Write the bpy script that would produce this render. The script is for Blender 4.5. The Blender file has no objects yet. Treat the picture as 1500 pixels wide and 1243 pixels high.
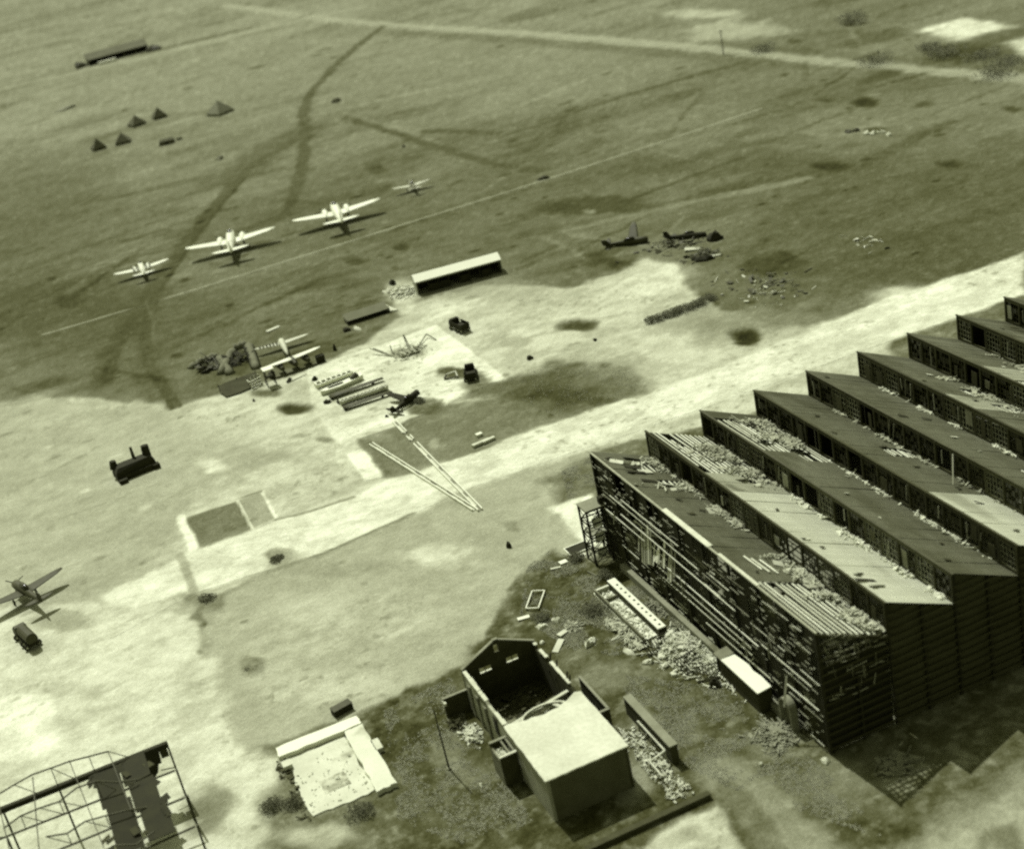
import bpy, math, random
import numpy as np
from mathutils import Vector, Matrix
R = math.radians
rnd = random.Random(11)
scene = bpy.context.scene
COL = scene.collection

# ------------------------------------------------------------------ camera
F_PX, TILT, ROLL, HEAD, CAM_H = 2200.0, 0.4337, 0.2119, 0.3118, 116.0
def cam_axes():
    f = Vector((0, math.cos(TILT), -math.sin(TILT))); r = Vector((1, 0, 0)); d = f.cross(r)
    cr, sr = math.cos(ROLL), math.sin(ROLL)
    r2 = cr*r + sr*d; d2 = -sr*r + cr*d
    rot = Matrix.Rotation(-HEAD, 3, 'Z')
    return rot @ r2, rot @ d2, rot @ f
AX_R, AX_D, AX_F = cam_axes()
cam_data = bpy.data.cameras.new('camera')
cam = bpy.data.objects.new('camera', cam_data); COL.objects.link(cam)
m = Matrix.Identity(4)
for i in range(3):
    m[i][0] = AX_R[i]; m[i][1] = -AX_D[i]; m[i][2] = -AX_F[i]
m[2][3] = CAM_H
cam.matrix_world = m
cam_data.sensor_width = 36.0
cam_data.lens = 36.0*F_PX/1500.0
cam_data.clip_start = 1.0
cam_data.clip_end = 40000.0
scene.camera = cam
cam_data.dof.use_dof = True              # the old lens is soft towards the print's near edge
cam_data.dof.focus_distance = 240.0
cam_data.dof.aperture_fstop = 0.06

def at(px, py, z=0.0):
    """ground point (or point at height z) where the surveyed picture point lies"""
    d = AX_R*((px-748)/F_PX) + AX_D*((py-621)/F_PX) + AX_F
    t = (z-CAM_H)/d.z
    return Vector((d.x*t, d.y*t, z))

# ------------------------------------------------------------------ light
SUN_EL, SUN_AZ = R(55.5), R(-6.0)          # azimuth measured from +y towards +x
w = bpy.data.worlds.new('World'); scene.world = w; w.use_nodes = True
nt = w.node_tree; nt.nodes.clear()
sky = nt.nodes.new('ShaderNodeTexSky'); sky.sky_type = 'NISHITA'; sky.sun_disc = False
sky.sun_elevation = SUN_EL; sky.sun_rotation = SUN_AZ; sky.dust_density = 2.0
bw = nt.nodes.new('ShaderNodeRGBToBW'); nt.links.new(sky.outputs[0], bw.inputs[0])
tint = nt.nodes.new('ShaderNodeMix'); tint.data_type = 'RGBA'; tint.blend_type = 'MULTIPLY'
tint.inputs[0].default_value = 1.0
nt.links.new(bw.outputs[0], tint.inputs[6]); tint.inputs[7].default_value = (0.97, 1.0, 0.66, 1)
bg = nt.nodes.new('ShaderNodeBackground'); bg.inputs[1].default_value = 0.095
nt.links.new(tint.outputs[2], bg.inputs[0])
wo = nt.nodes.new('ShaderNodeOutputWorld'); nt.links.new(bg.outputs[0], wo.inputs[0])

sd = bpy.data.lights.new('sun', 'SUN'); sd.energy = 3.3; sd.angle = R(0.5); sd.color = (1.0, 0.998, 0.97)
so = bpy.data.objects.new('sun', sd); COL.objects.link(so)
sun_dir = Vector((math.sin(SUN_AZ)*math.cos(SUN_EL), math.cos(SUN_AZ)*math.cos(SUN_EL), math.sin(SUN_EL)))
so.rotation_euler = (-sun_dir).to_track_quat('-Z', 'Y').to_euler()
so.location = (0, 300, 300)
scene.view_settings.view_transform = 'Standard'
scene.view_settings.look = 'None'
scene.view_settings.exposure = 0.68
scene.view_settings.gamma = 1.0
scene.render.engine = 'CYCLES'
scene.cycles.filter_width = 2.3           # soft old aerial lens
scene.cycles.max_bounces = 4
scene.cycles.use_denoising = False

# ------------------------------------------------------------------ tone -> pigment
def s2l(v): return v/12.92 if v <= 0.04045 else ((v+0.055)/1.055)**2.4
BR = [(0, .30), (.19, .44), (.31, .63), (.37, .71), (.45, .785), (.57, .83), (.74, .86), (.86, .88), (1, .90)]
K_ALB = 1/1.55
def tone(t):
    """pigment of a surface that looks grey value t in the sun, in the print's olive cast"""
    t = max(0.02, min(1.0, t))
    for (a, x), (b, y) in zip(BR, BR[1:]):
        if a <= t <= b:
            br = x+(y-x)*(t-a)/(b-a); break
    return (s2l(t*.985)*K_ALB, s2l(min(1, t*1.005))*K_ALB, s2l(t*br)*K_ALB, 1)

def ramp(nodes, lo=0.0, hi=1.0, n=12):
    r = nodes.new('ShaderNodeValToRGB'); cr = r.color_ramp
    while len(cr.elements) > 1: cr.elements.remove(cr.elements[-1])
    cr.elements[0].position = 0; cr.elements[0].color = tone(lo)
    for i in range(1, n+1):
        e = cr.elements.new(i/n); e.color = tone(lo+(hi-lo)*i/n)
    return r

MATS = {}
def mat(name, t, var=0.06, scale=1.0, rough=0.9, objvar=0.0, stretch=(1, 1, 1), grain=0.03, bump=0.0, metal=0.0, stain=None, world=False):
    """grey pigment of value t; var: patch contrast; objvar: piece to piece; stain: (value, share)"""
    if name in MATS: return MATS[name]
    M = bpy.data.materials.new(name); M.use_nodes = True
    n = M.node_tree.nodes; l = M.node_tree.links; n.clear()
    out = n.new('ShaderNodeOutputMaterial'); b = n.new('ShaderNodeBsdfPrincipled')
    b.inputs['Roughness'].default_value = rough; b.inputs['Metallic'].default_value = metal
    b.inputs['Specular IOR Level'].default_value = 0.25
    tc = n.new('ShaderNodeTexCoord'); mp = n.new('ShaderNodeMapping'); mp.inputs['Scale'].default_value = stretch
    geo = n.new('ShaderNodeNewGeometry')
    l.new(geo.outputs['Position'] if world else tc.outputs['Object'], mp.inputs[0])
    oi = n.new('ShaderNodeObjectInfo')
    add0 = n.new('ShaderNodeVectorMath'); add0.operation = 'ADD'
    comb = n.new('ShaderNodeCombineXYZ')
    mul = n.new('ShaderNodeMath'); mul.operation = 'MULTIPLY'; mul.inputs[1].default_value = 0.0 if world else 57.0
    l.new(oi.outputs['Random'], mul.inputs[0])
    for k in range(3): l.new(mul.outputs[0], comb.inputs[k])
    l.new(mp.outputs[0], add0.inputs[0]); l.new(comb.outputs[0], add0.inputs[1])
    def noise(s, det):
        q = n.new('ShaderNodeTexNoise'); q.inputs['Scale'].default_value = s; q.inputs['Detail'].default_value = det
        l.new(add0.outputs[0], q.inputs['Vector']); return q.outputs['Fac']
    def madd(src, k, off):
        q = n.new('ShaderNodeMath'); q.operation = 'MULTIPLY_ADD'; l.new(src, q.inputs[0])
        q.inputs[1].default_value = k
        if isinstance(off, (int, float)): q.inputs[2].default_value = off
        else: l.new(off, q.inputs[2])
        return q.outputs[0]
    n1 = noise(scale, 4.0); n2 = noise(scale*9, 2.0)
    v = madd(n1, 2*var, t-var)
    v = madd(n2, 2*grain, v); 
    v = madd(oi.outputs['Random'], 2*objvar, v)
    q = n.new('ShaderNodeMath'); q.operation = 'SUBTRACT'; l.new(v, q.inputs[0]); q.inputs[1].default_value = grain+objvar; v = q.outputs[0]
    if stain:
        n3 = noise(scale*.55, 5.0)
        mr = n.new('ShaderNodeMapRange'); l.new(n3, mr.inputs[0])
        mr.inputs[1].default_value = stain[1]; mr.inputs[2].default_value = stain[1]+.10
        mr.inputs[3].default_value = 0; mr.inputs[4].default_value = 1
        mx = n.new('ShaderNodeMix'); l.new(mr.outputs[0], mx.inputs[0]); l.new(v, mx.inputs[2]); mx.inputs[3].default_value = stain[0]
        v = mx.outputs[0]
    rp = ramp(n); l.new(v, rp.inputs[0]); l.new(rp.outputs[0], b.inputs['Base Color'])
    if bump:
        bp = n.new('ShaderNodeBump'); bp.inputs['Strength'].default_value = bump; bp.inputs['Distance'].default_value = .1
        l.new(n2, bp.inputs['Height']); l.new(bp.outputs[0], b.inputs['Normal'])
    l.new(b.outputs[0], out.inputs[0]); MATS[name] = M
    return M

# ------------------------------------------------------------------ mesh helpers
class MB:
    def __init__(s): s.v = []; s.f = []
    def quad(s, a, b, c, d):
        n = len(s.v); s.v += [tuple(a), tuple(b), tuple(c), tuple(d)]; s.f.append((n, n+1, n+2, n+3)); return s
    def box(s, c, d, rot=None):
        c = Vector(c); n = len(s.v)
        for z in (-1, 1):
            for x, y in ((-1, -1), (1, -1), (1, 1), (-1, 1)):
                p = Vector((x*d[0]/2, y*d[1]/2, z*d[2]/2))
                if rot: p = rot @ p
                s.v.append(tuple(c+p))
        s.f += [tuple(n+i for i in q) for q in ((3, 2, 1, 0), (4, 5, 6, 7), (0, 1, 5, 4), (1, 2, 6, 5), (2, 3, 7, 6), (3, 0, 4, 7))]
        return s
    def beam(s, p, q, w, h=None, up=(0, 0, 1)):
        p = Vector(p); q = Vector(q); h = h or w; d = q-p; L = d.length
        if L < 1e-6: return s
        d.normalize(); u = Vector(up)
        if abs(d.dot(u)) > .98: u = Vector((1, 0, 0))
        x = d.cross(u).normalized(); z = x.cross(d)
        rot = Matrix((x, d, z)).transposed()
        return s.box((p+q)/2, (w, L, h), rot)
    def poly(s, pts, thick, n):
        """prism: outline pts pushed along n by thick"""
        n = Vector(n); b = len(s.v); k = len(pts)
        s.v += [tuple(p) for p in pts]+[tuple(Vector(p)+n*thick) for p in pts]
        s.f.append(tuple(b+i for i in reversed(range(k)))); s.f.append(tuple(b+k+i for i in range(k)))
        for i in range(k):
            j = (i+1) % k; s.f.append((b+i, b+j, b+k+j, b+k+i))
        return s
    def loft(s, rings, cap=True):
        b = len(s.v); k = len(rings[0])
        for r in rings: s.v += [tuple(p) for p in r]
        for i in range(len(rings)-1):
            for j in range(k):
                j2 = (j+1) % k
                s.f.append((b+i*k+j, b+i*k+j2, b+(i+1)*k+j2, b+(i+1)*k+j))
        if cap:
            s.f.append(tuple(b+j for j in reversed(range(k)))); e = b+(len(rings)-1)*k
            s.f.append(tuple(e+j for j in range(k)))
        return s
    def tube(s, p, q, r0, r1=None, n=8):
        p = Vector(p); q = Vector(q); r1 = r0 if r1 is None else r1; d = (q-p).normalized()
        u = Vector((0, 0, 1)) if abs(d.z) < .9 else Vector((1, 0, 0))
        x = d.cross(u).normalized(); y = d.cross(x)
        ring = lambda c, r: [c+x*math.cos(a)*r+y*math.sin(a)*r for a in [2*math.pi*i/n for i in range(n)]]
        return s.loft([ring(p, r0), ring(q, r1)])
    def mesh(s, name):
        me = bpy.data.meshes.new(name); me.from_pydata(s.v, [], s.f); me.update(); return me
    def build(s, name, material, parent=None, smooth=False):
        o = bpy.data.objects.new(name, s.mesh(name)); COL.objects.link(o)
        o.data.materials.append(material)
        if smooth:
            for p in o.data.polygons: p.use_smooth = True
        if parent: o.parent = parent
        return o
def obj(name, me, parent=None, loc=(0, 0, 0), rot=(0, 0, 0)):
    o = bpy.data.objects.new(name, me); COL.objects.link(o); o.location = loc; o.rotation_euler = rot
    if parent: o.parent = parent
    return o
def withmat(me, *ms):
    for k in ms: me.materials.append(k)
    return me
def tag(o, label, cat, group=None, kind=None):
    o['label'] = label; o['category'] = cat
    if group: o['group'] = group
    if kind: o['kind'] = kind
    return o
def thing(name, label, cat, loc=(0, 0, 0), rz=0, group=None):
    o = bpy.data.objects.new(name, None); COL.objects.link(o); o.location = loc; o.rotation_euler = (0, 0, rz)
    o.empty_display_size = .5
    return tag(o, label, cat, group)
def copy_tree(o, parent=None):
    c = o.copy(); COL.objects.link(c); c.parent = parent
    for ch in list(o.children): copy_tree(ch, c)
    return c

# ------------------------------------------------------------------ ground: soil and grass values surveyed over the field
TAB = np.random.RandomState(5).rand(256, 256)
def vn(x, y):
    ix = np.floor(x).astype(np.int64); iy = np.floor(y).astype(np.int64)
    fx = x-ix; fy = y-iy; fx = fx*fx*(3-2*fx); fy = fy*fy*(3-2*fy)
    a = TAB[ix & 255, iy & 255]; b = TAB[(ix+1) & 255, iy & 255]
    c = TAB[ix & 255, (iy+1) & 255]; d = TAB[(ix+1) & 255, (iy+1) & 255]
    return (a*(1-fx)+b*fx)*(1-fy)+(c*(1-fx)+d*fx)*fy
def fbm(x, y, o=4, g_=.5):
    s = 0; a = .5; t = 0
    for k in range(o):
        s = s+a*vn(x+17.3*k, y+9.1*k); t += a; x = x*2.03; y = y*2.03; a *= g_
    return s/t
def W2(p): v = at(*p); return np.array((v.x, v.y))
def sdf_poly(x, y, P):
    d = np.full(x.shape, 1e9); ins = np.zeros(x.shape, bool)
    for i in range(len(P)):
        a = P[i]; b = P[(i+1) % len(P)]; e = b-a; wx = x-a[0]; wy = y-a[1]
        t = np.clip((wx*e[0]+wy*e[1])/(e@e), 0, 1)
        d = np.minimum(d, (wx-e[0]*t)**2+(wy-e[1]*t)**2)
        c = ((a[1] > y) != (b[1] > y)) & (x < (b[0]-a[0])*(y-a[1])/(b[1]-a[1]+1e-12)+a[0])
        ins ^= c
    d = np.sqrt(d); return np.where(ins, -d, d)
def sdf_line(x, y, P):
    d = np.full(x.shape, 1e9)
    for a, b in zip(P, P[1:]):
        e = b-a; wx = x-a[0]; wy = y-a[1]
        t = np.clip((wx*e[0]+wy*e[1])/(e@e), 0, 1)
        d = np.minimum(d, (wx-e[0]*t)**2+(wy-e[1]*t)**2)
    return np.sqrt(d)
def sst(e0, e1, v): t = np.clip((v-e0)/(e1-e0), 0, 1); return t*t*(3-2*t)

ROAD_UP = [(150, 868), (262, 815), (285, 806), (369, 776), (403, 760), (470, 741), (515, 726), (567, 702), (642, 679), (780, 630), (900, 590), (1000, 556), (1150, 497), (1260, 452), (1400, 402), (1500, 368)]
ROAD_LO = [(1500, 432), (1400, 465), (1260, 514), (1110, 568), (1030, 597), (870, 652), (701, 709), (600, 753), (556, 772), (481, 806), (392, 835), (283, 868), (160, 935)]
PAD = [(448, 541), (477, 530), (560, 503), (638, 475), (698, 522), (716, 535), (738, 553), (690, 572), (620, 602), (578, 625), (522, 643), (500, 655), (455, 600)]
PAD2 = [(505, 664), (531, 655), (565, 697), (533, 704)]
FAR_ROAD = [(330, 8), (470, 27), (560, 36), (800, 51), (1000, 68), (1200, 88), (1350, 101), (1500, 116), (1600, 126)]
GREY_SQ = [(346, 732), (380, 720), (403, 760), (369, 776)]
DARK_SQ = [(264, 761), (346, 732), (369, 776), (285, 806)]
# (kind, points, value, softness m, warp m, strength)
FEAT = [
 # broad changes of the sward
 ('ell', (1370, 300, 360, 150), .385, .9, 8, .7), ('ell', (60, 300, 130, 110), .41, .9, 8, .6), ('ell', (110, 455, 190, 70), .36, .9, 5, .75),
 ('ell', (700, 110, 300, 60), .53, .9, 12, .6), ('ell', (250, 120, 250, 60), .52, .9, 12, .6), ('ell', (980, 190, 160, 50), .53, .9, 12, .5),
 ('ell', (1240, 180, 120, 40), .52, .9, 10, .5), ('ell', (1050, 240, 180, 22), .37, .9, 8, .5), ('ell', (1330, 390, 180, 46), .32, .9, 8, .7), ('ell', (560, 320, 160, 50), .42, .9, 8, .5),
 # bare apron and its edges
 ('poly', [(-100, 590), (0, 588), (110, 580), (255, 598), (330, 575), (400, 556), (448, 541), (477, 530), (520, 510), (575, 470), (600, 446), (650, 428), (720, 418), (840, 418), (905, 398), (945, 380), (985, 388), (1015, 430), (1100, 468), (1180, 480), (1300, 440), (1300, 560), (870, 660), (700, 720), (560, 780), (280, 880), (250, 930), (-100, 900)], .755, 1.0, 1.8, 1),
 ('ell', (690, 420, 120, 18), .58, .9, 5, .6), ('ell', (1120, 470, 120, 34), .50, .9, 6, .85), ('ell', (1020, 455, 60, 24), .56, .9, 6, .6), ('ell', (960, 415, 50, 36), .84, .9, 4, .8), ('ell', (870, 520, 90, 26), .70, .9, 5, .6),
 ('poly', [(-120, 585), (60, 580), (255, 600), (360, 640), (300, 720), (250, 800), (240, 1000), (-120, 1000)], .65, 7, 4, .85),
 ('ell', (95, 640, 90, 46), .68, .9, 4, .6), ('ell', (330, 640, 60, 26), .70, .8, 3, .6), ('poly', [(365, 655), (420, 662), (440, 668), (345, 695)], .62, 2, 1.5, .8), ('ell', (300, 735, 40, 20), .70, .8, 3, .5),
 ('poly', PAD, .865, .35, .4, 1), ('poly', [(560, 503), (638, 475), (698, 522), (640, 545)], .92, .35, .3, .9), ('poly', [(716, 535), (738, 553), (718, 562), (700, 545)], .92, .4, .3, .9), ('poly', PAD2, .94, .3, .2, 1),
 ('ell', (540, 585, 90, 26), .76, .9, 2, .6), ('ell', (480, 610, 60, 14), .72, .9, 2, .5), ('ell', (313, 682, 26, 9), .90, .6, 2, .8),
 ('poly', [(578, 625), (522, 643), (567, 702), (600, 691), (642, 679), (780, 630), (860, 602), (905, 585), (880, 552), (770, 560), (720, 585), (660, 590), (600, 612)], .45, .6, .9, .97),
 ('ell', (555, 640, 24, 8), .62, .8, 1, .6), ('ell', (640, 600, 40, 10), .55, .8, 2, .5), ('ell', (638, 648, 8, 10), .68, .7, 1, .7),
 ('ell', (835, 570, 120, 42), .33, .5, 5, .95), ('ell', (805, 578, 50, 16), .25, .7, 4, .8), ('ell', (880, 590, 40, 10), .29, .7, 3, .7), ('ell', (710, 568, 46, 20), .36, .6, 4, .85), ('ell', (905, 552, 60, 26), .46, .8, 4, .7),
 ('poly', DARK_SQ, .45, .3, .35, .97), ('poly', GREY_SQ, .62, .15, .05, 1),
 ('line', [(262, 757), (285, 810)], .93, 1.1, .4, 1), ('line', [(346, 732), (369, 776)], .84, .35, .05, .9), ('line', [(381, 719), (404, 760)], .92, .4, .05, .9), ('line', [(345, 731), (380, 719)], .42, .3, .05, .8),
 ('poly', ROAD_UP+ROAD_LO, .86, .9, 1.2, 1),
 ('line', [(403, 761), (440, 751), (470, 742), (515, 727)], .55, .6, .5, .8), ('line', [(392, 836), (481, 807), (556, 773), (600, 754)], .50, .7, .6, .8), ('line', [(283, 869), (392, 836)], .62, .8, .6, .6),
 ('ell', (1180, 500, 110, 20), .80, .9, 3, .6), ('ell', (1330, 436, 60, 20), .95, .9, 3, .8), ('ell', (700, 690, 90, 20), .84, .9, 3, .6), ('line', [(430, 790), (600, 725), (760, 668), (1000, 580)], .82, 1.5, 1, .5),
 # greyer ground below the road
 ('poly', [(285, 884), (392, 838), (481, 809), (556, 775), (600, 756), (701, 712), (872, 656), (900, 720), (860, 850), (760, 850), (700, 960), (640, 1000), (520, 1045), (400, 1085), (350, 1095), (312, 985), (296, 930)], .655, .9, 1.4, 1),
 ('ell', (640, 812, 60, 20), .82, .9, 3, .85), ('ell', (500, 910, 150, 55), .73, .9, 4, .7), ('ell', (480, 1000, 110, 40), .74, .9, 4, .7), ('ell', (720, 880, 60, 60), .66, .9, 4, .5), ('ell', (480, 830, 120, 10), .57, .9, 2, .6), ('ell', (680, 735, 60, 14), .60, .9, 2, .6), ('ell', (745, 772, 20, 8), .50, .8, 2, .7),
 ('poly', [(800, 700), (868, 662), (900, 700), (895, 735), (830, 735)], .40, 1.4, 2, .9),
 ('poly', [(803, 742), (866, 721), (905, 780), (890, 805), (850, 790)], .88, .6, .8, 1),
 # scrub round the ruins
 ('poly', [(528, 1042), (600, 1010), (672, 985), (735, 905), (762, 830), (800, 806), (850, 815), (900, 830), (1000, 908), (1110, 1016), (1220, 1108), (1300, 1190), (1380, 1243), (1500, 1330), (560, 1330), (548, 1200), (566, 1140)], .305, 1.2, 2.6, 1),
 ('ell', (905, 985, 70, 26), .50, .9, 3, .8), ('ell', (830, 960, 30, 16), .47, .9, 3, .6), ('ell', (975, 1080, 50, 36), .44, .9, 3, .6), ('ell', (1060, 1040, 60, 30), .29, .9, 3, .7), ('ell', (850, 850, 40, 22), .27, .9, 3, .7), ('ell', (870, 895, 36, 16), .28, .9, 2, .6), ('ell', (640, 1200, 60, 34), .30, .9, 3, .6),
 ('line', [(830, 955), (880, 962), (920, 985), (955, 1030)], .38, .8, .6, .7), ('line', [(845, 950), (900, 962), (940, 990), (970, 1030)], .40, .8, .6, .6), ('line', [(1060, 1130), (1120, 1185), (1200, 1260)], .58, 4.2, 1.0, .9), ('line', [(1060, 1150), (1110, 1205), (1150, 1260)], .40, 1.6, .6, .7),
 ('ell', (1140, 1085, 60, 30), .50, .9, 3, .8), ('ell', (1210, 1150, 80, 44), .50, .9, 2, .8), ('ell', (1200, 1190, 40, 14), .33, .8, 2, .7), ('ell', (600, 1180, 70, 50), .37, .9, 3, .7),
 ('ell', (925, 1135, 24, 40), .62, .9, 2, .8), ('ell', (930, 1040, 20, 26), .60, .9, 2, .7), ('ell', (660, 1090, 24, 40), .52, .9, 2, .7), ('ell', (690, 1130, 30, 24), .50, .9, 2, .6),
 # pale yards at the bottom
 ('poly', [(-150, 905), (120, 880), (255, 900), (300, 930), (318, 985), (352, 1085), (405, 1105), (420, 1330), (-150, 1330)], .80, 1.2, 1.6, 1),
 ('poly', [(-50, 1020), (70, 1015), (85, 1090), (60, 1110), (-50, 1120)], .92, .8, .5, .8), ('ell', (180, 960, 110, 40), .79, .9, 4, .6),
 ('ell', (305, 1185, 34, 36), .46, .8, 2, .85), ('ell', (410, 1175, 44, 34), .44, .8, 2, .9),
 ('poly', [(400, 1180), (440, 1190), (545, 1160), (570, 1200), (540, 1330), (380, 1330)], .42, 1.6, 2, .9), ('ell', (470, 1225, 60, 18), .74, .8, 2, .8),
 ('poly', [(955, 1228), (1038, 1172), (1095, 1260), (1090, 1330), (900, 1330)], .78, .8, 1.2, .95), ('ell', (1010, 1225, 20, 12), .60, .8, 2, .6), ('ell', (1390, 1225, 50, 20), .80, .9, 3, .7),
 ('poly', [(1270, 1250), (1330, 1222), (1390, 1198), (1450, 1168), (1560, 1120), (1700, 1100), (1700, 1400), (1250, 1400)], .66, 3.5, 4, .9), ('poly', [(1425, 1243), (1432, 1215), (1480, 1205), (1500, 1250)], .45, .8, .6, .9),
 ('ell', (88, 908, 44, 17), .60, .5, 1, .75), ('ell', (290, 880, 40, 17), .46, .6, 3, .85), ('ell', (300, 945, 12, 20), .55, .8, 1, .6), ('ell', (285, 998, 18, 8), .66, .8, 1, .8), ('line', [(261, 813), (282, 865)], .62, 1.0, .4, .8),
 # worn lines, tracks and the far road
 ('line', [(60, 490), (240, 437), (520, 350), (800, 262), (960, 210), (1115, 158)], .60, .55, .05, .9),
 ('line', [(-100, 155), (0, 130), (200, 86), (440, 30), (520, 12)], .60, 5, 1, .8), ('line', [(210, 78), (440, 22)], .40, 2.2, .5, .75),
 ('line', FAR_ROAD, .635, 4.6, 1.5, .9), ('line', [(560, 47), (800, 62), (1000, 80), (1180, 98)], .42, 5, 2, .5), ('line', [(1010, 57), (1200, 78), (1400, 95)], .42, 5, 2, .4),
 ('line', [(560, 38), (530, 60), (485, 100), (448, 142), (444, 170), (446, 193), (440, 250), (420, 315)], .37, 2.6, 1.2, .8),
 ('line', [(446, 193), (397, 225), (355, 254), (299, 319), (261, 371), (219, 427), (190, 480), (163, 510), (149, 560)], .355, 3.4, 1.5, .8),
 ('line', [(446, 193), (397, 215), (352, 256)], .40, 11, 3, .7), ('line', [(355, 262), (310, 315), (275, 362), (232, 425)], .31, .9, .4, .7),
 ('line', [(219, 436), (205, 497), (212, 534), (252, 597)], .34, .9, .3, .9), ('line', [(228, 440), (214, 497), (222, 534), (262, 594)], .36, .8, .3, .8), ('line', [(212, 440), (222, 470), (224, 500)], .56, .6, .2, .5), ('line', [(163, 510), (149, 560)], .34, 1, .3, .8), ('line', [(172, 512), (158, 560)], .36, .9, .3, .7), ('line', [(219, 430), (215, 520), (230, 580)], .38, 5, 1.5, .5),
 ('line', [(505, 172), (580, 195), (640, 215), (720, 240), (790, 250)], .37, 2.4, 1, .85), ('line', [(512, 168), (585, 190), (640, 208)], .55, 1.6, .8, .5), ('line', [(620, 192), (700, 194), (745, 195), (800, 180), (880, 150), (1000, 115), (1090, 90)], .38, 2.2, 1, .85), ('line', [(600, 205), (640, 190), (700, 192)], .38, 2, 1, .7),
 ('line', [(720, 240), (820, 222)], .40, 1.4, .6, .7), ('line', [(0, 335), (110, 300), (290, 262)], .42, 3, 2, .6), ('line', [(20, 400), (170, 345), (280, 305)], .40, 1.8, 1, .7), ('line', [(60, 390), (140, 365), (290, 312)], .52, 2, 1, .3),
 ('line', [(760, 345), (900, 320), (1060, 275), (1250, 245), (1390, 180)], .36, 3.0, 2, .6), ('line', [(830, 335), (940, 310), (1060, 285), (1180, 262)], .56, 2.5, 1, .6), ('line', [(990, 240), (1060, 215), (1180, 200)], .36, 4, 2, .5), ('line', [(1150, 300), (1300, 262), (1420, 240)], .37, 3, 2, .5), ('line', [(1180, 400), (1330, 350), (1480, 300)], .31, 4, 2, .6), ('line', [(1150, 440), (1320, 375), (1480, 330)], .33, 4, 2, .5),
 ('line', [(500, 345), (640, 360), (800, 340), (960, 300)], .40, 2.0, 2, .5), ('line', [(260, 440), (420, 400), (600, 350)], .38, 2.4, 1.5, .4), ('line', [(330, 470), (480, 420), (600, 395)], .52, 2.0, 1.5, .3),
 ('ell', (865, 300, 90, 14), .32, .6, 3, .9), ('ell', (820, 308, 30, 7), .32, .6, 2, .7), ('ell', (862, 309, 12, 3), .60, .6, 1, .7), ('ell', (890, 382, 40, 12), .29, .6, 3, .9), ('ell', (1135, 385, 52, 17), .31, .6, 4, .9), ('ell', (1090, 425, 70, 18), .40, .8, 4, .8),
 ('ell', (1400, 76, 60, 13), .33, .7, 5, .85), ('ell', (1180, 50, 140, 8), .42, .8, 5, .6),
 ('poly', [(1340, 45), (1405, 26), (1485, 38), (1402, 60)], .84, 2.5, 2, 1), ('poly', [(1470, 62), (1540, 44), (1600, 70), (1500, 80)], .80, 3, 2, .95),
 ('poly', [(1000, 44), (1070, 25), (1165, 44), (1080, 58), (1000, 62)], .66, 6, 6, .9), ('ell', (1030, 20, 60, 7), .74, .8, 4, .8), ('ell', (445, 58, 50, 9), .55, .8, 5, .6),
 ('ell', (590, 425, 26, 22), .80, .6, 2, .85), ('ell', (640, 450, 34, 14), .82, .8, 2, .7), ('ell', (590, 445, 16, 14), .82, .7, 1, .8),
 ('ell', (345, 532, 22, 20), .34, .7, 1, .85), ('ell', (300, 548, 26, 18), .38, .7, 1, .8), ('ell', (430, 533, 34, 6), .30, .6, 1, .6),  # shade in the banked pits and under the propped wing, painted into the ground
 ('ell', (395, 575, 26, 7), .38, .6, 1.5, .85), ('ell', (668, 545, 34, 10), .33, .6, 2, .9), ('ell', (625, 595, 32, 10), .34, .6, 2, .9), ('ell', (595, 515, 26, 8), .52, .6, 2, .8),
 ('ell', (475, 643, 14, 5), .48, .6, 1, .85), ('ell', (760, 500, 22, 8), .60, .7, 2, .7),
]
# (px, py, rx, ry, value, depth m)
CRATERS = [(1265, 150, 25, 8, .27, .8), (1215, 243, 33, 9, .28, .8), (1388, 240, 24, 7, .28, .8), (1090, 493, 29, 14, .22, 1.6), (845, 476, 33, 12, .33, 1.0),
 (550, 247, 19, 10, .35, .8), (587, 362, 15, 6, .29, .7), (520, 382, 22, 8, .33, .7), (98, 441, 30, 12, .33, .8), (430, 598, 30, 10, .28, 1.0), (1210, 146, 14, 5, .36, .5),
 (1350, 154, 16, 5, .36, .4), (403, 816, 24, 13, .50, .4), (1480, 160, 20, 6, .34, .5), (1240, 34, 12, 6, .32, .4), (258, 519, 9, 5, .33, .4), (1120, 350, 12, 4, .33, .3),
 (610, 350, 4, 3, .36, .3), (1160, 60, 12, 4, .34, .3), (1280, 190, 20, 4, .33, .4)]
MOUNDS = [(372, 975, 26, 19, .47, .7), (412, 812, 30, 16, .60, .3)]

_r = random.Random(3); SPOTS = []; SCARS = []
for _ in range(330):            # shell scars, tufts and scrub dotted over the field
    y_ = _r.choice([_r.uniform(195, 330), _r.uniform(300, 460), _r.uniform(400, 900)]); x_ = y_*math.tan(R(_r.uniform(-6, 38))); k_ = y_/330
    SPOTS.append((x_, y_, _r.uniform(.7, 2.6)*k_, _r.uniform(.5, 1.7)*k_, _r.choice([-.10, -.13, -.16, -.08, .06, .08])))
for _ in range(95):             # wheel marks and drag scars
    y_ = _r.choice([_r.uniform(255, 420), _r.uniform(300, 800)]); x_ = y_*math.tan(R(_r.uniform(-4, 38))); L_ = _r.uniform(8, 55)*y_/350; a_ = R(_r.gauss(4, 12) if _r.random() < .7 else _r.uniform(0, 180))
    SCARS.append((x_, y_, x_+L_*math.cos(a_), y_+L_*math.sin(a_), _r.uniform(.5, 1.3)*y_/350, _r.choice([-.07, -.05, -.09, .05, .07])))
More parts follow.
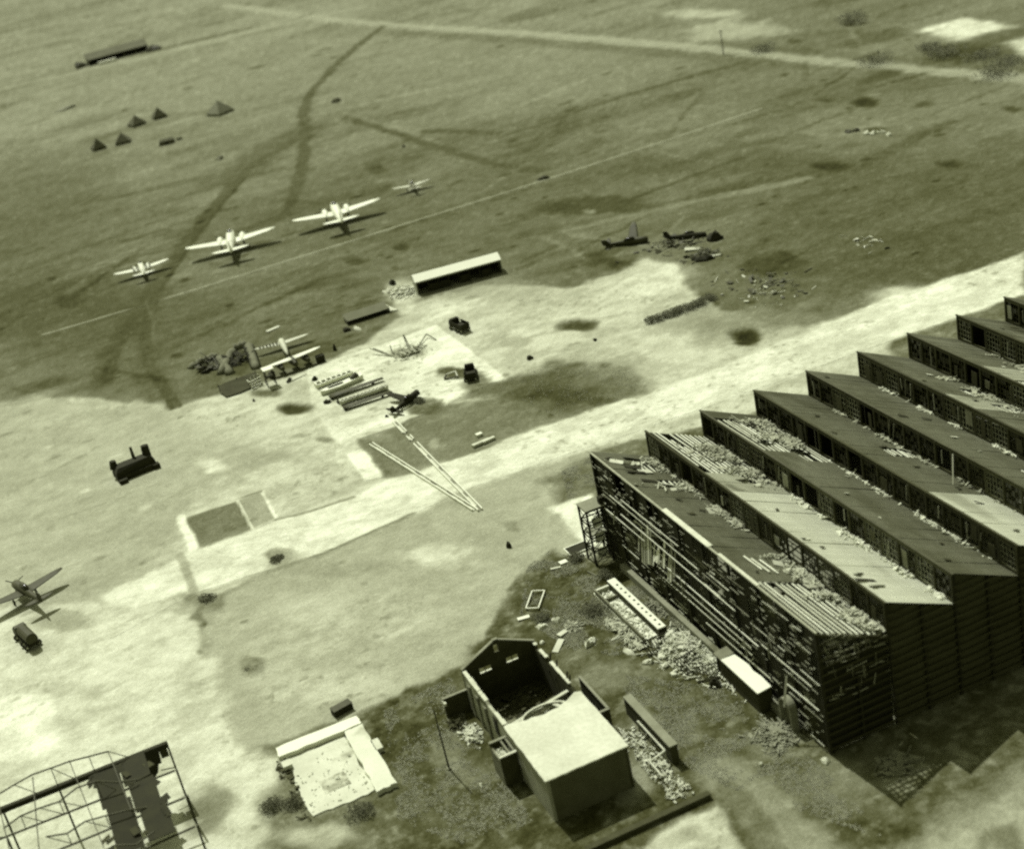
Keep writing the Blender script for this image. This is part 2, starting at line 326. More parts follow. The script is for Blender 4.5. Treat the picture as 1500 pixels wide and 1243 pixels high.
def soften(f):
    if f[0] == 'ell':
        cx, cy, rx, ry = f[1]; c = W2((cx, cy)); return c, np.linalg.inv(np.stack([W2((cx+rx, cy))-c, W2((cx, cy+ry))-c], 1))
    return [W2(p) for p in f[1]]
def deeper(f):
    p = f[1][:2] if f[0] == 'ell' else f[1][0]
    return f[:2]+(f[2]-.055,)+f[3:] if f[2] < .445 and W2(p)[1] > 262 else f
FEAT = [deeper(f) for f in FEAT]
FW = [(f, soften(f)) for f in FEAT]
def ell_mask(x, y, c, iv, soft):
    a = iv[0, 0]*(x-c[0])+iv[0, 1]*(y-c[1]); b = iv[1, 0]*(x-c[0])+iv[1, 1]*(y-c[1])
    return np.sqrt(a*a+b*b)
CW = [(c, soften(('ell', c[:4]))) for c in CRATERS]; MW = [(c, soften(('ell', c[:4]))) for c in MOUNDS]
def ground_value(x, y):
    wx = (fbm(x/5, y/5, 5)-.5)*2.4; wy = (fbm(x/5+40, y/5+71, 5)-.5)*2.4
    t = .395+.125*sst(390, 620, y)+.03*sst(90, 240, x)*(1-sst(390, 620, y))+.12*(fbm(x/150, y/60, 4)-.5)+.15*(fbm(x/60+3+y/90, y/15, 6, .62)-.5)-.07*sst(.60, .75, fbm(x/26+7, y/11+3, 4))
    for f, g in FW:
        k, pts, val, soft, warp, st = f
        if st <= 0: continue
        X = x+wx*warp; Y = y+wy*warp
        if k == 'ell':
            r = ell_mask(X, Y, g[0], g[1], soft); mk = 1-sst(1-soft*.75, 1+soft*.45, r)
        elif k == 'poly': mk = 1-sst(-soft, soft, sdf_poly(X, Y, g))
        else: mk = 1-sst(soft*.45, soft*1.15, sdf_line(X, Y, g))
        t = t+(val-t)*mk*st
    for (cx, cy, rx, ry, val) in SPOTS:
        m_ = np.nonzero((np.abs(x-cx) < rx*1.6) & (np.abs(y-cy) < ry*1.6))[0]
        if len(m_):
            r = np.sqrt(((x[m_]+wx[m_]*rx*.35-cx)/rx)**2+((y[m_]+wy[m_]*ry*.35-cy)/ry)**2); t[m_] += val*(1-sst(.35, 1.15, r))
    for (ax, ay, bx, by, wd, val) in SCARS:
        m_ = np.nonzero((x > min(ax, bx)-4) & (x < max(ax, bx)+4) & (y > min(ay, by)-4) & (y < max(ay, by)+4))[0]
        if len(m_):
            X = x[m_]+wx[m_]*1.2; Y = y[m_]+wy[m_]*1.2; u = np.clip(((X-ax)*(bx-ax)+(Y-ay)*(by-ay))/((bx-ax)**2+(by-ay)**2), 0, 1)
            d = np.hypot(X-ax-(bx-ax)*u, Y-ay-(by-ay)*u); t[m_] += val*(1-sst(wd*.4, wd*1.3, d))*(np.sin(u*np.pi)**.5)
    for c, g in CW:
        r = ell_mask(x+wx*1.5, y+wy*1.5, g[0], g[1], 1)
        t = t+(c[4]-.06-t)*(1-sst(.45, 1.15, r))*.97
    for c, g in MW:
        r = ell_mask(x+wx*1.2, y+wy*1.2, g[0], g[1], 1); t = t+(c[4]-t)*(1-sst(.5, 1.05, r))*.8
    # mottling: wash-outs and lime on the bare ground, tufts in the grass
    bare = sst(.60, .74, t); rough = 1-sst(.36, .50, t)
    t = t+bare*(.11*(sst(.34, .66, fbm(x/6+9, y/3.6+2, 7, .72))-.5)+.20*(fbm(x/2.2+5, y/1.5, 6, .72)-.5))
    t = t+(1-bare)*(.09*(fbm(x/12+9, y/6+2, 7, .68)-.5)+.16*(fbm(x/1.8, y/1.5, 5, .7)-.5))+rough*sst(-260, -200, -y)*(.26*(fbm(x/2.0+31, y/2.0, 5, .62)-.5)+.12*sst(.55, .75, fbm(x/1.2+3, y/1.2+8, 3)))
    sp = fbm(x/1.1+5, y/1.1, 2); cl = fbm(x/22, y/22, 3)
    t = t-.16*sst(.70, .84, sp)*bare*sst(.45, .65, cl)+.06*sst(.72, .84, sp)*(1-bare)
    return np.clip(t, .1, .97)
def ground_height(x, y):
    h = np.zeros_like(x)
    for c, g in CW:
        r = ell_mask(x, y, g[0], g[1], 1); h += c[5]*.45*(-1.0*np.exp(-(r/.7)**2)+.22*np.exp(-((r-1.1)/.25)**2))
    for c, g in MW:
        r = ell_mask(x, y, g[0], g[1], 1); h += c[5]*np.exp(-(r/.7)**2)*(.6+.8*fbm(x/1.2, y/1.2, 3))
    return h

def soil_material():
    M = bpy.data.materials.new('soil_and_grass'); M.use_nodes = True
    n = M.node_tree.nodes; l = M.node_tree.links; n.clear()
    out = n.new('ShaderNodeOutputMaterial'); b = n.new('ShaderNodeBsdfPrincipled')
    b.inputs['Roughness'].default_value = 1; b.inputs['Specular IOR Level'].default_value = .05
    a = n.new('ShaderNodeAttribute'); a.attribute_name = 'soil'
    tc = n.new('ShaderNodeTexCoord')
    def nz(scale, det, st=(1, 1, 1)):
        mp = n.new('ShaderNodeMapping'); mp.inputs['Scale'].default_value = st; l.new(tc.outputs['Object'], mp.inputs[0])
        q = n.new('ShaderNodeTexNoise'); q.inputs['Scale'].default_value = scale; q.inputs['Detail'].default_value = det
        q.inputs['Roughness'].default_value = .65; l.new(mp.outputs[0], q.inputs['Vector']); return q.outputs['Fac']
    v = a.outputs['Fac']
    for s, d, k, st in ((4.0, 2, .26, (1, 1, 1)), (1.4, 3, .16, (1, 1, 1)), (.42, 4, .07, (.9, 1.1, 1)), (.09, 4, .05, (.6, 1.3, 1))):
        q = n.new('ShaderNodeMath'); q.operation = 'MULTIPLY_ADD'; l.new(nz(s, d, st), q.inputs[0]); q.inputs[1].default_value = k
        sb = n.new('ShaderNodeMath'); sb.operation = 'SUBTRACT'; l.new(v, sb.inputs[0]); sb.inputs[1].default_value = k/2
        l.new(sb.outputs[0], q.inputs[2]); v = q.outputs[0]
    rp = ramp(n, n=16); l.new(v, rp.inputs[0]); l.new(rp.outputs[0], b.inputs['Base Color'])
    bp = n.new('ShaderNodeBump'); bp.inputs['Strength'].default_value = .5; bp.inputs['Distance'].default_value = .3
    l.new(nz(2.2, 4), bp.inputs['Height']); l.new(bp.outputs[0], b.inputs['Normal'])
    l.new(b.outputs[0], out.inputs[0]); return M
SOIL = soil_material()

def sheet(name, X, Y, Z, rows, cols, wrap=False, kind='structure'):
    me = bpy.data.meshes.new(name); nv = rows*cols
    me.vertices.add(nv); co = np.stack([X, Y, Z], 1).astype(np.float32); me.vertices.foreach_set('co', co.ravel())
    i, j = np.meshgrid(np.arange(rows-1), np.arange(cols if wrap else cols-1), indexing='ij'); j2 = (j+1) % cols
    q = np.stack([i*cols+j, i*cols+j2, (i+1)*cols+j2, (i+1)*cols+j], -1).reshape(-1, 4).astype(np.int32)
    nf = len(q); me.loops.add(nf*4); me.loops.foreach_set('vertex_index', q.ravel())
    me.polygons.add(nf); me.polygons.foreach_set('loop_start', np.arange(0, nf*4, 4, dtype=np.int32))
    me.update(calc_edges=True); me.validate()
    at_ = me.attributes.new('soil', 'FLOAT', 'POINT'); at_.data.foreach_set('value', ground_value(X, Y).astype(np.float32))
    me.polygons.foreach_set('use_smooth', np.ones(nf, bool))
    me.materials.append(SOIL); o = obj(name, me)
    o['kind'] = kind
    return o
# polar sheet round the point under the aircraft, out to the horizon
rr = np.concatenate([np.linspace(4, 95, 12)[:-1], 1/np.linspace(1/95., 1/1500., 880), np.geomspace(1600, 20000, 16)])
th = np.concatenate([np.linspace(-15, 47, 760), np.linspace(48, 344, 90)])
TH, RR = np.meshgrid(np.radians(th), rr)
gx = (RR*np.sin(TH)).ravel(); gy = (RR*np.cos(TH)).ravel()
g = sheet('ground', gx, gy, ground_height(gx, gy), len(rr), len(th), wrap=True)
def strip_sheet(name, up, lo, nu, nv, z, fray=0.0):
    """band between two edge lines, its margins frayed"""
    def resample(P, n):
        P = np.array(P); s = np.concatenate([[0], np.cumsum(np.linalg.norm(np.diff(P, axis=0), axis=1))]); u = np.linspace(0, s[-1], n)
        return np.stack([np.interp(u, s, P[:, 0]), np.interp(u, s, P[:, 1])], 1)
    A = resample(up, nu); B = resample(lo, nu)
    if fray:
        for P, o in ((A, 0), (B, 50)): P[:, 1] += (fbm(P[:, 0]/6+o, P[:, 0]*0+o, 4)-.5)*fray
    t = np.linspace(0, 1, nv)[None, :, None]; G = (A[:, None]*(1-t)+B[:, None]*t).reshape(-1, 2)
    return sheet(name, G[:, 0], G[:, 1], np.full(len(G), z), nu, nv)
strip_sheet('dirt_road', [W2(p) for p in ROAD_UP], [W2(p) for p in reversed(ROAD_LO)], 600, 60, .02, 1.0)
fr = [W2(p) for p in FAR_ROAD]; nn = np.array([0, 1.0])
strip_sheet('far_road', [p+nn*9 for p in fr], [p-nn*9 for p in fr], 300, 16, .03, 5)
fl = [W2(p) for p in [(60, 490), (240, 437), (520, 350), (800, 262), (960, 210), (1115, 158)]]
strip_sheet('field_line', [p+nn*.7 for p in fl], [p-nn*.7 for p in fl], 500, 9, .03)
strip_sheet('concrete_apron', [W2(p) for p in [(448, 541), (477, 530), (560, 503), (638, 475)]], [W2(p) for p in [(455, 600), (522, 643), (578, 625), (738, 553)]], 240, 180, .024, 0)
strip_sheet('concrete_pad', [W2(p) for p in PAD2[:2]], [W2(p) for p in (PAD2[3], PAD2[2])], 24, 24, .028)
strip_sheet('paved_square', [W2(p) for p in GREY_SQ[:2]], [W2(p) for p in (GREY_SQ[3], GREY_SQ[2])], 24, 24, .028)
strip_sheet('sand_pad', [W2(p) for p in [(803, 742), (866, 721)]], [W2(p) for p in [(850, 790), (890, 805)]], 30, 30, .028)

# ------------------------------------------------------------------ materials
DARKW = mat('tarred_timber', .24, .07, .6, objvar=.03)
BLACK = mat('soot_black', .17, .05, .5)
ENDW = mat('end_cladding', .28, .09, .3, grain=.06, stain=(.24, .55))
PALEW = mat('bleached_timber', .84, .10, .8, objvar=.10, grain=.05)
GREYW = mat('grey_timber', .55, .12, .8, objvar=.16, grain=.06)
STEEL = mat('dark_steel', .27, .08, .7, rough=.7)
DEBRIS = mat('weathered_debris', .68, .18, .9, grain=.14)
ROOFD = mat('dark_asbestos_sheet', .475, .13, .16, grain=.07, stretch=(1, .6, 1), stain=(.39, .58), world=True)
ROOFM = mat('dusty_sheet', .74, .14, .25, grain=.06, stain=(.50, .58), world=True)
ROOFP = mat('pale_sheet', .90, .09, .16, grain=.05, stretch=(1.4, .5, 1), stain=(.74, .57), world=True)
WHITE = mat('white_roof', .97, .03, .3, grain=.02)
PLAST = mat('whitewash', .84, .10, .5, grain=.06, stain=(.6, .60))
CONC = mat('pale_concrete', .82, .10, .4, grain=.07, stain=(.62, .58))
CONCG = mat('grey_concrete', .55, .10, .4, grain=.06, stain=(.4, .58))
ALU = mat('bare_aluminium', .95, .04, .5, rough=.55, grain=.015, stain=(.84, .62))
ALUD = mat('dull_aluminium', .80, .10, .5, rough=.6, grain=.04, stain=(.55, .58))
CAMO = mat('dark_camouflage', .27, .08, .5, rough=.7)
TENT = mat('dark_canvas', .36, .06, .4)
TENTP = mat('faded_canvas', .52, .08, .4)
GLASS = mat('dirty_glass', .16, .06, 1.0, rough=.25)
LEAF = mat('weed_leaf', .55, .10, .5)
LEAFD = mat('dark_leaf', .43, .08, .5)
RUBBER = mat('rubber', .17, .04, 1)

# ------------------------------------------------------------------ the great sawtooth hangar
X0, BAY, Y0, Y1, ZR, ZV = 70.5, 9.4, 125.6, 185.2, 17.3, 13.0
NB = 9
hg = thing('sawtooth_hangar', 'huge dark bomb-damaged hangar with nine sawtooth roof bays', 'hangar', (X0, Y0, 0))
HL = Y1-Y0; NS = 17; SW = HL/NS; SL = math.hypot(BAY, ZR-ZV); SA = math.atan2(ZR-ZV, BAY)
def corr_sheet(Ls, amp=.055, wave=.44):
    mb = MB(); k = max(2, int(SW/wave*4)); pts = [(SW+.06)*i/k for i in range(k+1)]
    for s in (0, Ls): mb.v += [(s, p-.03, amp*math.cos(2*math.pi*p/wave)) for p in pts]
    n = k+1
    for i in range(k): mb.f.append((i, n+i, n+i+1, i+1))
    return mb.mesh('roof_sheet')
SHEET = {}
for kx, mt in (('d', ROOFD), ('m', ROOFM), ('p', ROOFP)):
    SHEET[kx] = withmat(corr_sheet(SL-.15), mt)
    SHEET[kx.upper()] = withmat(corr_sheet(SL*.55), mt)
# far end first
STATE = ['dDdDdddddddddxxxx', 'xxxxxMmpppppppppp', 'dxxxxDddddddddddd', 'dddddddDddddppppp', 'ddddddddddddDdddd',
         'dddddDmMdddddDddd', 'dddddmMxMmmmmDmmm', 'ddddDddddddDdddmd', 'ddddddddddddddddd']
STATE = [s[:NS] for s in STATE]
for i in range(NB):
    xb = i*BAY
    for k, st in enumerate(STATE[i]):
        if st == 'x': continue
        y = HL-(k+1)*SW
        o = obj('roof_sheet', SHEET[st], hg, (xb+.02+rnd.uniform(-.03, .03), y, ZR+.08+.012*(k % 2)+rnd.uniform(-.02, .03)), (rnd.uniform(-.005, .005), SA+rnd.uniform(-.005, .005), rnd.uniform(-.004, .004)))
    # purlins and rafters where the sheets are gone
    runs = []; k = 0
    while k < NS:
        if STATE[i][k] in 'xMD':
            a = k
            while k < NS and STATE[i][k] in 'xMD': k += 1
            runs.append((HL-k*SW, HL-a*SW))
        else: k += 1
    for (ya, yb) in runs:
        np_ = 12
        for q in range(np_+1):
            u = SL*(q+.15)/(np_+.4)
            x = xb+u*math.cos(SA); z = ZR-u*math.sin(SA)-.10
            a2, b2 = ya+.02, yb-.02
            if rnd.random() < .3: a2 += rnd.uniform(0, .35)*(yb-ya)
            if rnd.random() < .2: b2 -= rnd.uniform(0, .35)*(yb-ya)
            if b2-a2 < 1.2: continue
            MB().beam((x, a2, z), (x+rnd.uniform(-.12, .12), b2, z+rnd.uniform(-.05, .03)), .21, .16).build('purlin', PALEW, hg)
        nr = max(1, round((yb-ya)/SW))
        for q in range(nr+1):
            y = ya+(yb-ya)*q/nr
            MB().beam((xb+.1, y, ZR-.4), (xb+BAY-.2, y, ZV-.25), .25, .35).build('rafter', DARKW, hg)
    # flashing along the ridge
    MB().box((xb, HL/2, ZR+.06), (.30, HL+.3, .14)).build('ridge_board', GREYW if i in (0,) else DARKW if i % 2 else STEEL, hg)
# a stretch of pale capping over the side wall
MB().box((.18, 30.5, ZR+.16), (.75, 12.5, .1)).build('ridge_capping', PALEW, hg)
MB().box((.10, 17.2, ZR+.16), (.45, 9.5, .1)).build('ridge_capping', CONC, hg)
# clerestory faces between the bays: sill, head, posts, windows with panes
def win_mesh(seed):
    r = random.Random(seed); W, H = SW-.3, ZR-ZV-1.1; fr = MB(); pn = MB()
    fr.box((0, 0, H/2-.04), (.10, W, .10)); fr.box((0, 0, -H/2+.04), (.10, W, .10))
    for c in range(6): fr.box((0, -W/2+W*c/5, 0), (.08, .06 if 0 < c < 5 else .12, H))
    for q in range(1, 4): fr.box((.005, 0, -H/2+H*q/4), (.06, W, .05))
    for c in range(5):
        for q in range(4):
            if r.random() < .45: pn.box((.02, -W/2+W*(c+.5)/5, -H/2+H*(q+.5)/4), (.015, W/5-.06, H/4-.05), Matrix.Rotation(r.uniform(-.05, .05), 3, 'Y'))
    return withmat(fr.mesh('window'), GREYW if seed == 3 else DARKW), withmat(pn.mesh('pane'), GLASS)
WIN = [win_mesh(s) for s in range(4)]
for i in range(1, NB):
    xb = i*BAY
    MB().box((xb, HL/2, ZV+.2), (.22, HL-.1, .75)).build('clerestory_sill', DARKW, hg)
    MB().box((xb, HL/2, ZR-.25), (.26, HL-.1, .45)).build('clerestory_head', DARKW, hg)
    post = withmat(MB().box((0, 0, 0), (.30, .28, ZR-ZV-.5)).mesh('post'), DARKW)
    for k in range(NS+1): obj('post', post, hg, (xb-.02, min(HL-.2, max(.2, k*SW)), (ZR+ZV)/2+.05))
    for k in range(NS):
        r = rnd.random()
        if r < .12: continue
        f, p = WIN[rnd.randrange(4)]
        wo_ = obj('window', f, hg, (xb, (k+.5)*SW, (ZR+ZV)/2+.05), (rnd.uniform(-.02, .02), 0, 0))
        obj('pane', p, wo_)['kind'] = 'stuff'
    for k in range(NS):          # boarded-up lights
        if rnd.random() < .30:
            MB().box((xb-.1, (k+.5)*SW+rnd.uniform(-.8, .8), (ZR+ZV)/2+rnd.uniform(-.6, .4)), (.04, rnd.uniform(.4, 1.6), rnd.uniform(.8, 2.8)), Matrix.Rotation(rnd.uniform(-.08, .08), 3, 'X')).build('board', GREYW if rnd.random() < .3 else DARKW, hg)
    # hanging battens
    for k in range(6):
        y = rnd.uniform(1, HL-1)
        MB().beam((xb-.25, y, ZR-rnd.uniform(.4, 1)), (xb-.35, y+rnd.uniform(-.4, .4), ZR-rnd.uniform(2, 3.6)), .09).build('batten', GREYW, hg)
# end walls
def profile(i, y):
    xb = i*BAY
    return [(xb+.05, y, 0), (xb+BAY-.05, y, 0), (xb+BAY-.05, y, ZV-.15), (xb+.05, y, ZR-.15)]
for i in range(NB):
    if i: MB().poly(profile(i, .35), .15, (0, 1, 0)).build('end_wall', ENDW, hg)
    MB().poly(profile(i, HL-.3), .15, (0, 1, 0)).build('end_wall', DARKW, hg)
    for s in (0, .5):
        x = i*BAY+s*BAY+.15; zt = ZR-(ZR-ZV)*s-.3
        MB().box((x, .15, zt/2), (.3, .3, zt)).build('column', BLACK, hg)
    for q in range(15):
        z = .8+q*1.05
        if z > ZR-.5: continue
        L = BAY-.1 if z < ZV else (ZR-z)/(ZR-ZV)*BAY
        if L < 1: continue
        MB().box((i*BAY+L/2, .0, z), (L, .12, .22)).build('girt', ENDW if i else DARKW, hg)
MB().box((NB*BAY, HL/2, ZV/2), (.2, HL-.4, ZV-.1)).build('end_wall', DARKW, hg)
# broken gable lattice of the first bay: studs, noggings, splintered boards
for k in range(84):
    z = rnd.choice([rnd.uniform(12.4, 16.4), rnd.uniform(12.6, 15.4), rnd.uniform(7, 13)]); lim = BAY-.6 if z < ZV else (ZR-z)/(ZR-ZV)*BAY
    x = rnd.uniform(.6, max(.8, lim)); hor = rnd.random() < .55; L = rnd.uniform(.5, 1.9)
    d = Vector((1, 0, rnd.uniform(-.15, .15))) if hor else Vector((rnd.uniform(-.3, .3), 0, 1))
    d = d.normalized()*L
    MB().beam((x, -.12, z), (min(x+d.x, lim+.2), -.14-rnd.uniform(0, .2), z+d.z if hor else min(z+d.z, ZR-(x/BAY)*(ZR-ZV)-.3)), rnd.uniform(.06, .10)).build('stud', GREYW, hg)
for q in range(6):
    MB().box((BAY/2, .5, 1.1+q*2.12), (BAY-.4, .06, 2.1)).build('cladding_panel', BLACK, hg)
# long side wall facing the field: columns, dark cladding, hundreds of sprung weatherboards
for k in range(10):
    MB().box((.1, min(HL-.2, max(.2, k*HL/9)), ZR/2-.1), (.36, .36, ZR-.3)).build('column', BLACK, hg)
for k in range(18):
    for q in range(5):
        if rnd.random() < .22 and q > 0: continue
        if 8 <= k <= 13 and q in (2, 3) and rnd.random() < .45: continue
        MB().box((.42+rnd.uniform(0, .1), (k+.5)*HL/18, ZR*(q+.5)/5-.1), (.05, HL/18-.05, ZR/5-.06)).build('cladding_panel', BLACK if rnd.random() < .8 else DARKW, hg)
rows = 21
bm_count = 0
for q in range(rows):
    z = .7+q*(ZR-1.2)/rows
    y = rnd.uniform(0, 1.2)
    while y < HL-.8 and bm_count < 290:
        L = min(rnd.choice([rnd.uniform(.6, 1.6), rnd.uniform(1.4, 3.3), rnd.uniform(3, 6)]), HL-.3-y)
        dens = .42
        if 24 < y < 34: dens = .30
        if rnd.random() < dens:
            tilt = rnd.uniform(.05, .75); dz = rnd.uniform(-.12, .12) if rnd.random() < .2 else rnd.uniform(-.02, .02)
            b_ = MB().box((0, 0, 0), (rnd.uniform(.04, .09), L, rnd.uniform(.06, .11)))
            o = b_.build('weatherboard', PALEW if rnd.random() < .42 else GREYW if rnd.random() < .7 else DARKW, hg)
            o.location = (-.16, y+L/2, z+dz); o.rotation_euler = (dz/L*2, tilt, 0); bm_count += 1
        y += L+rnd.choice([rnd.uniform(.2, 1), rnd.uniform(1, 3.5)])
for z, ya, yb in ((10.6, 19, 51), (12.4, 28, 54), (7.9, 14, 40), (6.6, 16, 41), (5.5, 16, 40), (9.3, 44, 57), (13.6, 33, 50), (4.2, 12, 28), (8.8, 2, 13), (6.0, 1, 8)):
    MB().beam((-.30, ya, z), (-.34, yb, z+rnd.uniform(-.15, .15)), .12, .09).build('long_rail', PALEW, hg)
rem = MB(); rr_ = random.Random(91)
for k in range(800):
    z = .5+rr_.randrange(40)*(ZR-1.0)/40; L = rr_.choice([rr_.uniform(.2, .7), rr_.uniform(.5, 1.6)]); y = rr_.uniform(.3, HL-.3-L)
    if rr_.random() < .6 and (23 < y < 34 or fbm(np.array([y/5.0]), np.array([z/2.5]), 3)[0] < .47): continue
    rem.box((-.10-rr_.random()*.1, y+L/2, z+rr_.uniform(-.06, .06)), (rr_.uniform(.03, .08), L, rr_.uniform(.04, .08)), Matrix.Rotation(rr_.uniform(-.05, .05), 3, 'X'))
ro = rem.build('board_remnant', mat('split_board', .62, .16, .4, grain=.08), hg); ro['kind'] = 'stuff'
# torn bay: pale boards put in for the sunlit patch of the interior
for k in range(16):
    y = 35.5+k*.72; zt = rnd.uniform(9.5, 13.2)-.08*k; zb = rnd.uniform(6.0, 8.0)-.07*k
    MB().beam((-.55, y, zb), (.25, y+rnd.uniform(-.1, .1), zt), .46 if k % 3 else .3, .05, (1, 0, .2)).build('lit_patch_board', PALEW if k in (2, 3, 4, 6, 7, 8, 9, 11) else GREYW, hg)
for k in range(10):
    y = rnd.uniform(10, 56); z = rnd.uniform(3, 15)
    MB().beam((-.3, y, z), (-.5, y+rnd.uniform(-1.2, 1.2), z-rnd.uniform(.8, 2.2)), .12).build('batten', GREYW, hg)
MB().box((-.55, HL/2+1, .55), (.8, HL-14, 1.1)).build('plinth', CONCG, hg)
# splintered sheeting and timber lying in the roof valleys
def litter(name, mt, parent, fn, n, smin, smax, flat=.25, seed=1, sticks=.5):
    r = random.Random(seed); mb = MB()
    for _ in range(n):
        p = fn(r); L = smin+(smax*1.7-smin)*r.random()**2.6
        rot = Matrix.Rotation(r.uniform(0, 6.28), 3, 'Z') @ Matrix.Rotation(r.uniform(-.5, .5), 3, 'X') @ Matrix.Rotation(r.uniform(-.4, .4), 3, 'Y')
        if r.random() > sticks: mb.box(p, (L, L*r.uniform(.4, 1), r.uniform(.03, .12)), rot)
        else: mb.box(p, (L*2.2, r.uniform(.06, .2), r.uniform(.05, .15)), rot)
    o = mb.build(name, mt, parent); o['kind'] = 'stuff'
    return o
def valley(i, ya, yb, spread, hump=.5):
    def fn(r):
        while True:
            y = r.uniform(ya, yb); k = float(fbm(np.array([y/2.4+i*13]), np.array([i*7.7]), 3)[0])
            if r.random() < ((k-.33)*3.2)**2: break
        u = abs(r.gauss(0, spread))*(.5+k)
        x = (i+1)*BAY-.2-min(u, BAY*.9); z = ZV+.18+(min(u, BAY*.9)+.2)*math.tan(SA)+abs(r.gauss(0, .22))*hump
        return (x, min(max(y, .4), HL-.4), z)
    return fn
litter('valley_debris', DEBRIS, hg, valley(0, 30, 58, .8), 528, .08, 0.55, seed=2)
litter('valley_debris', PALEW, hg, valley(0, .5, 22, 1.2, 1.2), 672, .08, 0.55, seed=3)
litter('valley_debris', PALEW, hg, valley(0, 44, 56, 3.0), 96, .08, 0.55, seed=31)
litter('valley_debris', DEBRIS, hg, valley(1, 36, 56, 2.2, .8), 672, .08, 0.55, seed=4)
litter('valley_debris', PALEW, hg, valley(1, 1, 36, .5), 416, .08, 0.55, seed=5)
litter('valley_debris', DEBRIS, hg, valley(2, 44, 57, 2.6, .6), 480, .08, 0.55, seed=6)
litter('valley_debris', PALEW, hg, valley(2, 4, 40, .35), 176, .08, 0.55, seed=7)
litter('valley_debris', DEBRIS, hg, valley(3, 4, 52, .35), 176, .08, 0.55, seed=8)
litter('valley_debris', PALEW, hg, valley(4, 20, 54, .35), 128, .08, 0.55, seed=9)
litter('valley_debris', DEBRIS, hg, valley(5, 22, 48, 1.6, .4), 320, .08, 0.55, seed=10)
litter('valley_debris', DEBRIS, hg, valley(6, 10, 50, 1.2, .4), 416, .08, 0.55, seed=12)
def lifted(i, y, u, sx, sy, mt, tl=.25):
    x = i*BAY+u*math.cos(SA); z = ZR-u*math.sin(SA)+.28
    o = MB().box((0, 0, 0), (sx, sy, .04)).build('torn_sheet_or_dark_hole', mt, hg)  # black pieces paint the dark of roof holes, the others are loose sheet
    o.location = (x, y, z); o.rotation_euler = (rnd.uniform(-tl, tl), SA+rnd.uniform(-tl, tl)*.6, rnd.uniform(-.6, .6))
for i, y, u, sx, sy, mt in [(0, 55.5, 2.5, 2, 1.0, PALEW), (0, 53.5, 4.2, 2.6, 1.1, BLACK), (0, 52, 5.5, 2.2, 1.2, PALEW), (0, 51.5, 3, 1.8, 1.0, BLACK), (0, 48, 4, 2.4, .9, BLACK), (0, 47, 6.5, 1.6, 1.6, PALEW), (0, 57.5, 6, 2.6, 1.2, BLACK),
    (0, 37, 8.6, 2.4, 1.6, ROOFM), (0, 33, 9.2, 1.6, 1.4, PALEW), (0, 16.3, 8.6, 2.2, 1.8, ROOFM), (0, 13, 8.8, 3.4, 1.1, ROOFM), (0, 19.5, 7.6, 1.4, 1.2, PALEW), (0, 57, 2, 1.4, .5, BLACK), (0, 41, 5, .9, .5, BLACK), (0, 37, 6.5, .9, .4, BLACK),
    (1, 4.5, 2.2, 2.6, .7, ROOFD), (1, 6, 1.6, 3.2, .6, BLACK), (1, 8, 2.0, 2.0, .5, ROOFD), (1, 40, 5, 2.2, 1.6, ROOFD), (1, 46, 8, 2.2, 1.2, BLACK), (2, 46, 3, 2.4, 1.4, BLACK), (2, 43, 7, 3, 2, BLACK), (2, 53, 6, 2, 1.1, BLACK), (3, 14, 6, 1.4, .4, BLACK), (5, 36, 4, 1.2, .5, BLACK)]:
    lifted(i, y, u, sx, sy, mt)
rp_ = random.Random(71)
for i in range(NB):
    for _ in range(7 if i < 6 else 4):
        y = rp_.uniform(2, HL-2); k = min(NS-1, int((HL-y)/SW))
        if STATE[i][k] in 'dp': lifted(i, y, rp_.uniform(1, 9), rp_.uniform(.3, 1.6), rp_.uniform(.2, .7), rp_.choice([BLACK, ROOFM, DARKW, PALEW]), .1)
for y0_, u_ in ((21.5, 3.6), (20.8, 4.3), (20.5, 5.4)):
    x = u_*math.cos(SA); z = ZR-u_*math.sin(SA)+.26
    MB().beam((x, y0_, z), (x+.1, y0_-4.2, z), .22, .06).build('batten', PALEW, hg)
MB().beam((3*BAY+6.0, 20, ZV+2.0), (4*BAY-.2, 24, ZR-.5), .14).build('fallen_pole', GREYW, hg)
# hangar floor keeps the inside real
MB().box((NB*BAY/2, HL/2, .05), (NB*BAY-1, HL-1.2, .1)).build('floor', CONCG, hg)

# ------------------------------------------------------------------ lean-to porch, arched hood, steel lattice tower by the hangar
po = thing('loading_porch', 'small porch with bright white flat roof against the hangar side wall', 'porch', (X0-.3, 137.0, 0))
prf = MB()
prf.poly([(-2.35, 0, 3.25), (-.35, 0, 3.45), (-.25, 2.5, 3.5), (-.45, 4.1, 3.5), (-.2, 5.6, 3.5), (-.35, 7.2, 3.5), (-.5, 8.6, 3.5), (-2.35, 9.0, 3.25)], .14, (0, 0, 1)); prf.build('roof', WHITE, po)
MB().poly([(-2.35, 9.05, 3.22), (-.35, 9.05, 3.42), (-.3, 11.0, 3.42), (-2.35, 11.0, 3.22)], .1, (0, 0, 1)).build('roof_sheet', ROOFD, po)
MB().box((-2.1, 5.2, 1.6), (.15, 9.6, 3.2)).build('front_wall', DARKW, po)
for y in (.3, 10.7): MB().box((-1.2, y, 1.6), (1.9, .15, 3.2)).build('side_wall', DARKW, po)
ah = thing('arched_door_hood', 'grey rounded door hood on the hangar side wall near its front corner', 'door hood', (X0-.4, 133.0, 0))
ring = lambda x, r, h: [Vector((x, r*math.cos(a), h+r*math.sin(a))) for a in [math.pi*k/12 for k in range(13)]]
mb = MB(); a_ = ring(-1.0, 1.35, 3.0); b_ = ring(0, 1.35, 3.0); c_ = ring(-1.0, 1.15, 3.0); d_ = ring(0, 1.15, 3.0)
